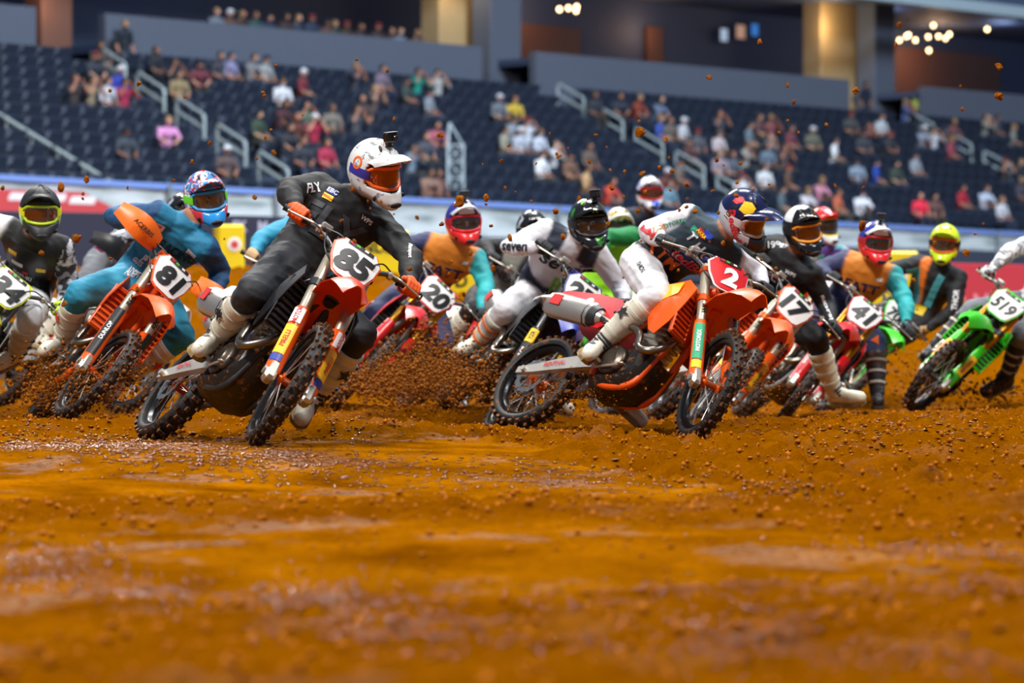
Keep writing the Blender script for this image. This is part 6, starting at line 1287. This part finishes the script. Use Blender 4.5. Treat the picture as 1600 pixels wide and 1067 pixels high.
SPEC = """137,85,303540 150,75,4A4038 112,133,3A3030 138,130,8A7A60 163,130,B8B8C0 190,130,A02848 182,112,2A3A9A 238,83,23262E 268,93,2A2A30 276,108,8C7A58 305,108,6A3038 340,88,3A3A44 355,86,8A86A8 382,86,7A7A7C 410,100,9A9A98 437,122,D8D8DC 467,112,7A3038
193,200,3A4048 255,196,D58FC0 350,245,5A4A48 430,172,4A2A2E 398,178,3A4A3A 440,208,2E3038 475,160,5A6A58 487,188,A0203C 505,215,A83048 470,222,30343C 515,178,7A7268 460,205,5A3028 550,108,40404A 592,112,7A6A78 562,150,4A3A38 580,148,5A4A48 630,128,3E4A44 648,118,1A8A7A 680,115,A8A8A4 665,140,8A929A
552,178,4A4A50 672,200,A85A68 660,215,4A4E58 638,235,7A8A9A 660,265,8A6A5A 680,280,6A4A44 775,160,6A7078 800,160,C8A83A 788,180,8A929A 820,185,D0D4DC 838,205,C8CCD8 808,210,B8BCC8 782,212,A09A88 860,230,DCDCE0 840,250,ECECEE 925,150,30343C 960,152,2E3440 985,155,8A3A28 1018,158,6A7890 1025,195,3A56A8
1042,185,6A6058 1062,195,C8C8CC 1070,215,5A3A38 1085,205,5A5A60 1118,205,C8B8B8 1120,175,4A4A52 910,270,C8A070 885,238,7A5A48 915,235,6A5A50 940,280,C84838 1030,262,6A3A30 1055,262,7A6A60 1040,285,6A8A98 1120,235,9A8A90 1140,240,58606A 1160,225,B0A8A0 1155,270,E0E0E0 1180,190,6A4A48 1200,180,8A4A50 1195,215,788090
1165,195,70808A 1325,185,4A4A4A 1372,180,C0C4C8 1410,165,4A5A8A 1350,190,6A3A3C 1265,205,6A6A5A 1298,215,F0F0F0 1345,215,40444C 1377,215,3A3A40 1230,195,7A4048 1432,200,8A90A0 1455,210,C8C8CC 1478,192,7A4A4A 1480,215,A04A58 1535,185,8A8A80 1552,190,5A5A60 1578,205,8A8A84 1195,225,6A7A8A 1220,235,5A4A48
1225,262,6A5040 1190,270,D8D8D8 1335,258,8A98A8 1363,258,2A50B0 1395,250,3E4A40 1425,248,9AA0A8 1270,290,D08AA0 1248,292,D8D4D8 1303,318,C86A48 1338,310,E8E8EC 1433,312,F03048 1456,308,6A4A44 1498,292,B02838 1530,292,C0C8D8 1560,325,D0D0D4 1565,250,3A3030 1590,285,4A4450 1590,255,2A2E38 1215,300,5A6A70"""
taken = set(); rr = random.Random(11); WEAR = {}
def spectator(kind, M, hexc, hair_kind, place):
    me, hairs = HUM[kind]; e = empty('person', None, M)
    o = put('body', me, None, e)
    for i, m_ in enumerate((rr.choice(SKINS), mat('shirt_' + hexc, hexc, .8), rr.choice(LEGS))): o.material_slots[i].link = 'OBJECT'; o.material_slots[i].material = m_
    put('cap' if hair_kind == 'a cap' else 'hair', hairs[hair_kind], rr.choice(CAPS if hair_kind == 'a cap' else HAIRS), e)
    pose_w = {'seat': 'seated', 'fwd': 'seated leaning forward', 'hands': 'seated with raised hands', 'stand': 'standing'}[kind]
    tag(e, '%s spectator in %s top, %s %s' % ({'short hair': 'short-haired', 'long hair': 'long-haired', 'a cap': 'capped'}[hair_kind], colour_word(hexc), pose_w, place), 'person', 'spectators in the stand')
for tok in SPEC.split():
    u, v, c = tok.split(','); u = float(u); v = float(v); best = None
    for k in range(NROW):
        p = ROW_P - ROW_D * k + .02; s_ = s_at(u, p); q = S(p, s_); z = ROW_Z - ROW_H * k + 1.18; vv = HORY - FPX * (z - CAMZ) / q.y
        cell = (k, round(s_ / .5)); pen = 400 if cell in taken else 0
        if best is None or abs(vv - v) + pen < best[0]: best = (abs(vv - v) + pen, k, p, s_, cell)
    _, k, p, s_, cell = best; taken.add(cell)
    kind = rr.choice(('seat', 'seat', 'seat', 'fwd', 'hands')); hk = rr.choice(('short hair', 'short hair', 'long hair', 'a cap'))
    if c == 'D58FC0': kind = 'fwd'
    spectator(kind, MROT @ Matrix.Translation((s_, p - .05, ROW_Z - ROW_H * k)) @ Matrix.Rotation(R(rr.uniform(-25, 25)), 4, 'Z'), c, hk, 'before the first stair aisle' if s_ < AISLES[1] else 'between the first two stair aisles' if s_ < AISLES[2] else 'between the last two stair aisles' if s_ < AISLES[3] else 'past the last stair aisle')
for (u, v, c, pl_) in ((195, 38, '14202A', 'against the long parapet wall'), (1352, 132, '161C30', 'by the concrete pier below the suites'), (1434, 140, 'A8B848', 'in the opening beside the end parapet')):
    p = PW - .55 if u < 1400 else PW + .3; s_ = s_at(u, p); q = S(p, s_); z = CAMZ + (HORY - v) / FPX * q.y - 1.62
    spectator('stand', MROT @ Matrix.Translation((s_, p, max(z, 6.4))), c, 'short hair', pl_)
for i in range(16):
    u = 335 + i * 21 + rr.uniform(-7, 7); p = PW + rr.uniform(.9, 1.9)
    spectator('seat', MROT @ Matrix.Translation((s_at(u, p), p, 7.62 + rr.uniform(-.04, .08))), rr.choice(('3A2A2C', '40302A', '2A3448', '5A4038', '2E4A4A', '6A707C')), rr.choice(('short hair', 'long hair', 'a cap')), 'behind the long parapet')
# ------------------------------------------------------------------ flying dirt
rr = random.Random(5)
FLY_PX = [(217, 131, 5), (431, 102, 3), (605, 110, 4), (688, 211, 5), (558, 93, 3), (616, 186, 3), (1000, 206, 10), (1187, 66, 5), (1337, 142, 6), (1561, 104, 6), (1560, 151, 7), (1108, 121, 5), (1405, 39, 5), (1399, 70, 4), (1040, 218, 4), (955, 293, 4), (1050, 268, 4), (873, 245, 4), (760, 309, 5), (718, 314, 9), (797, 372, 5), (652, 340, 4), (580, 345, 4), (551, 296, 4), (690, 350, 4), (428, 238, 4), (300, 253, 4), (398, 308, 4), (135, 281, 5), (130, 303, 3), (415, 215, 3), (272, 282, 3), (1160, 322, 7), (1150, 305, 5), (1187, 345, 5), (1347, 352, 8), (1085, 330, 5), (1073, 290, 4), (1230, 133, 3), (1240, 160, 4), (1291, 195, 3), (1510, 395, 6), (1427, 438, 4), (1003, 272, 5), (1008, 300, 4), (996, 330, 4), (1305, 290, 3), (868, 330, 5), (880, 370, 6), (1030, 262, 4), (1120, 250, 4), (735, 395, 4), (770, 420, 5), (95, 292, 6), (120, 372, 7), (215, 452, 4), (65, 395, 5), (100, 475, 5), (700, 430, 5), (640, 420, 4), (950, 350, 4), (905, 310, 4), (1130, 380, 5), (1460, 380, 4)]
for i in range(90):
    FLY_PX.append((rr.choice([rr.uniform(380, 900), rr.uniform(860, 1250), rr.uniform(0, 1600)]), rr.triangular(90, 470, 330), rr.uniform(1.6, 3.6)))
for (u, v, r_) in FLY_PX:
    d = rr.uniform(13.5, 20); P_ = at(u, v, d); o = put('dirt_clod', LUMPS[rr.randrange(5)], CLOD)
    o.location = P_; k = r_ / FPX * d * .95; o.scale = (k * rr.uniform(.9, 1.5), k, k * rr.uniform(.6, 1)); o.rotation_euler = (rr.uniform(0, 6), rr.uniform(0, 6), rr.uniform(0, 6))
    tag(o, 'small clod of orange clay flying through the air', 'dirt clod', 'clods flying through the air')
def spray(label, boxes, n, seed, smax=.03):
    """roost thrown up by a tyre: crumbs thick low down and thin above"""
    rs = np.random.RandomState(seed); pts = []; sz = []
    for (u, v, d, su, sv, sdp, fr_) in boxes:
        m = int(n * fr_); dd = d + rs.randn(m) * sdp; x = (u + rs.randn(m) * su - 800) / FPX * dd; z = CAMZ + (HORY - v - rs.randn(m) * sv) / FPX * dd
        keep = z > height(x, dd); pts.append(np.stack([x, dd, z], -1)[keep]); sz.append((.002 + smax * .55 * rs.rand(m) ** 6)[keep])
    return tag(lump_cloud('dirt_spray', np.concatenate(pts), np.concatenate(sz), SPRAY, seed), label, 'dirt', kind='stuff')
spray('thick spray of clay thrown up around the front wheel of bike 20', [(640, 590, 21.0, 45, 22, .35, .5), (600, 600, 20.6, 40, 16, .3, .3), (690, 560, 21.2, 35, 30, .35, .2)], 13500, 1)
spray('spray of clay around the tyres of bike 81', [(80, 600, 19.2, 28, 26, .35, .6), (150, 600, 18.3, 45, 25, .25, .4)], 6500, 2, .026)
spray('spray of clay behind the boot of the rider on bike 27', [(730, 590, 20.4, 40, 22, .3, 1)], 3200, 3)
spray('spray of clay under the green bikes', [(1440, 590, 25.2, 40, 30, .4, .6), (1560, 615, 24.8, 40, 14, .3, .4)], 3600, 4)
spray('spray of clay behind the rear wheel of bike 2', [(900, 620, 18.7, 60, 16, .3, .7), (1180, 610, 20, 45, 24, .4, .3)], 2500, 5, .02)
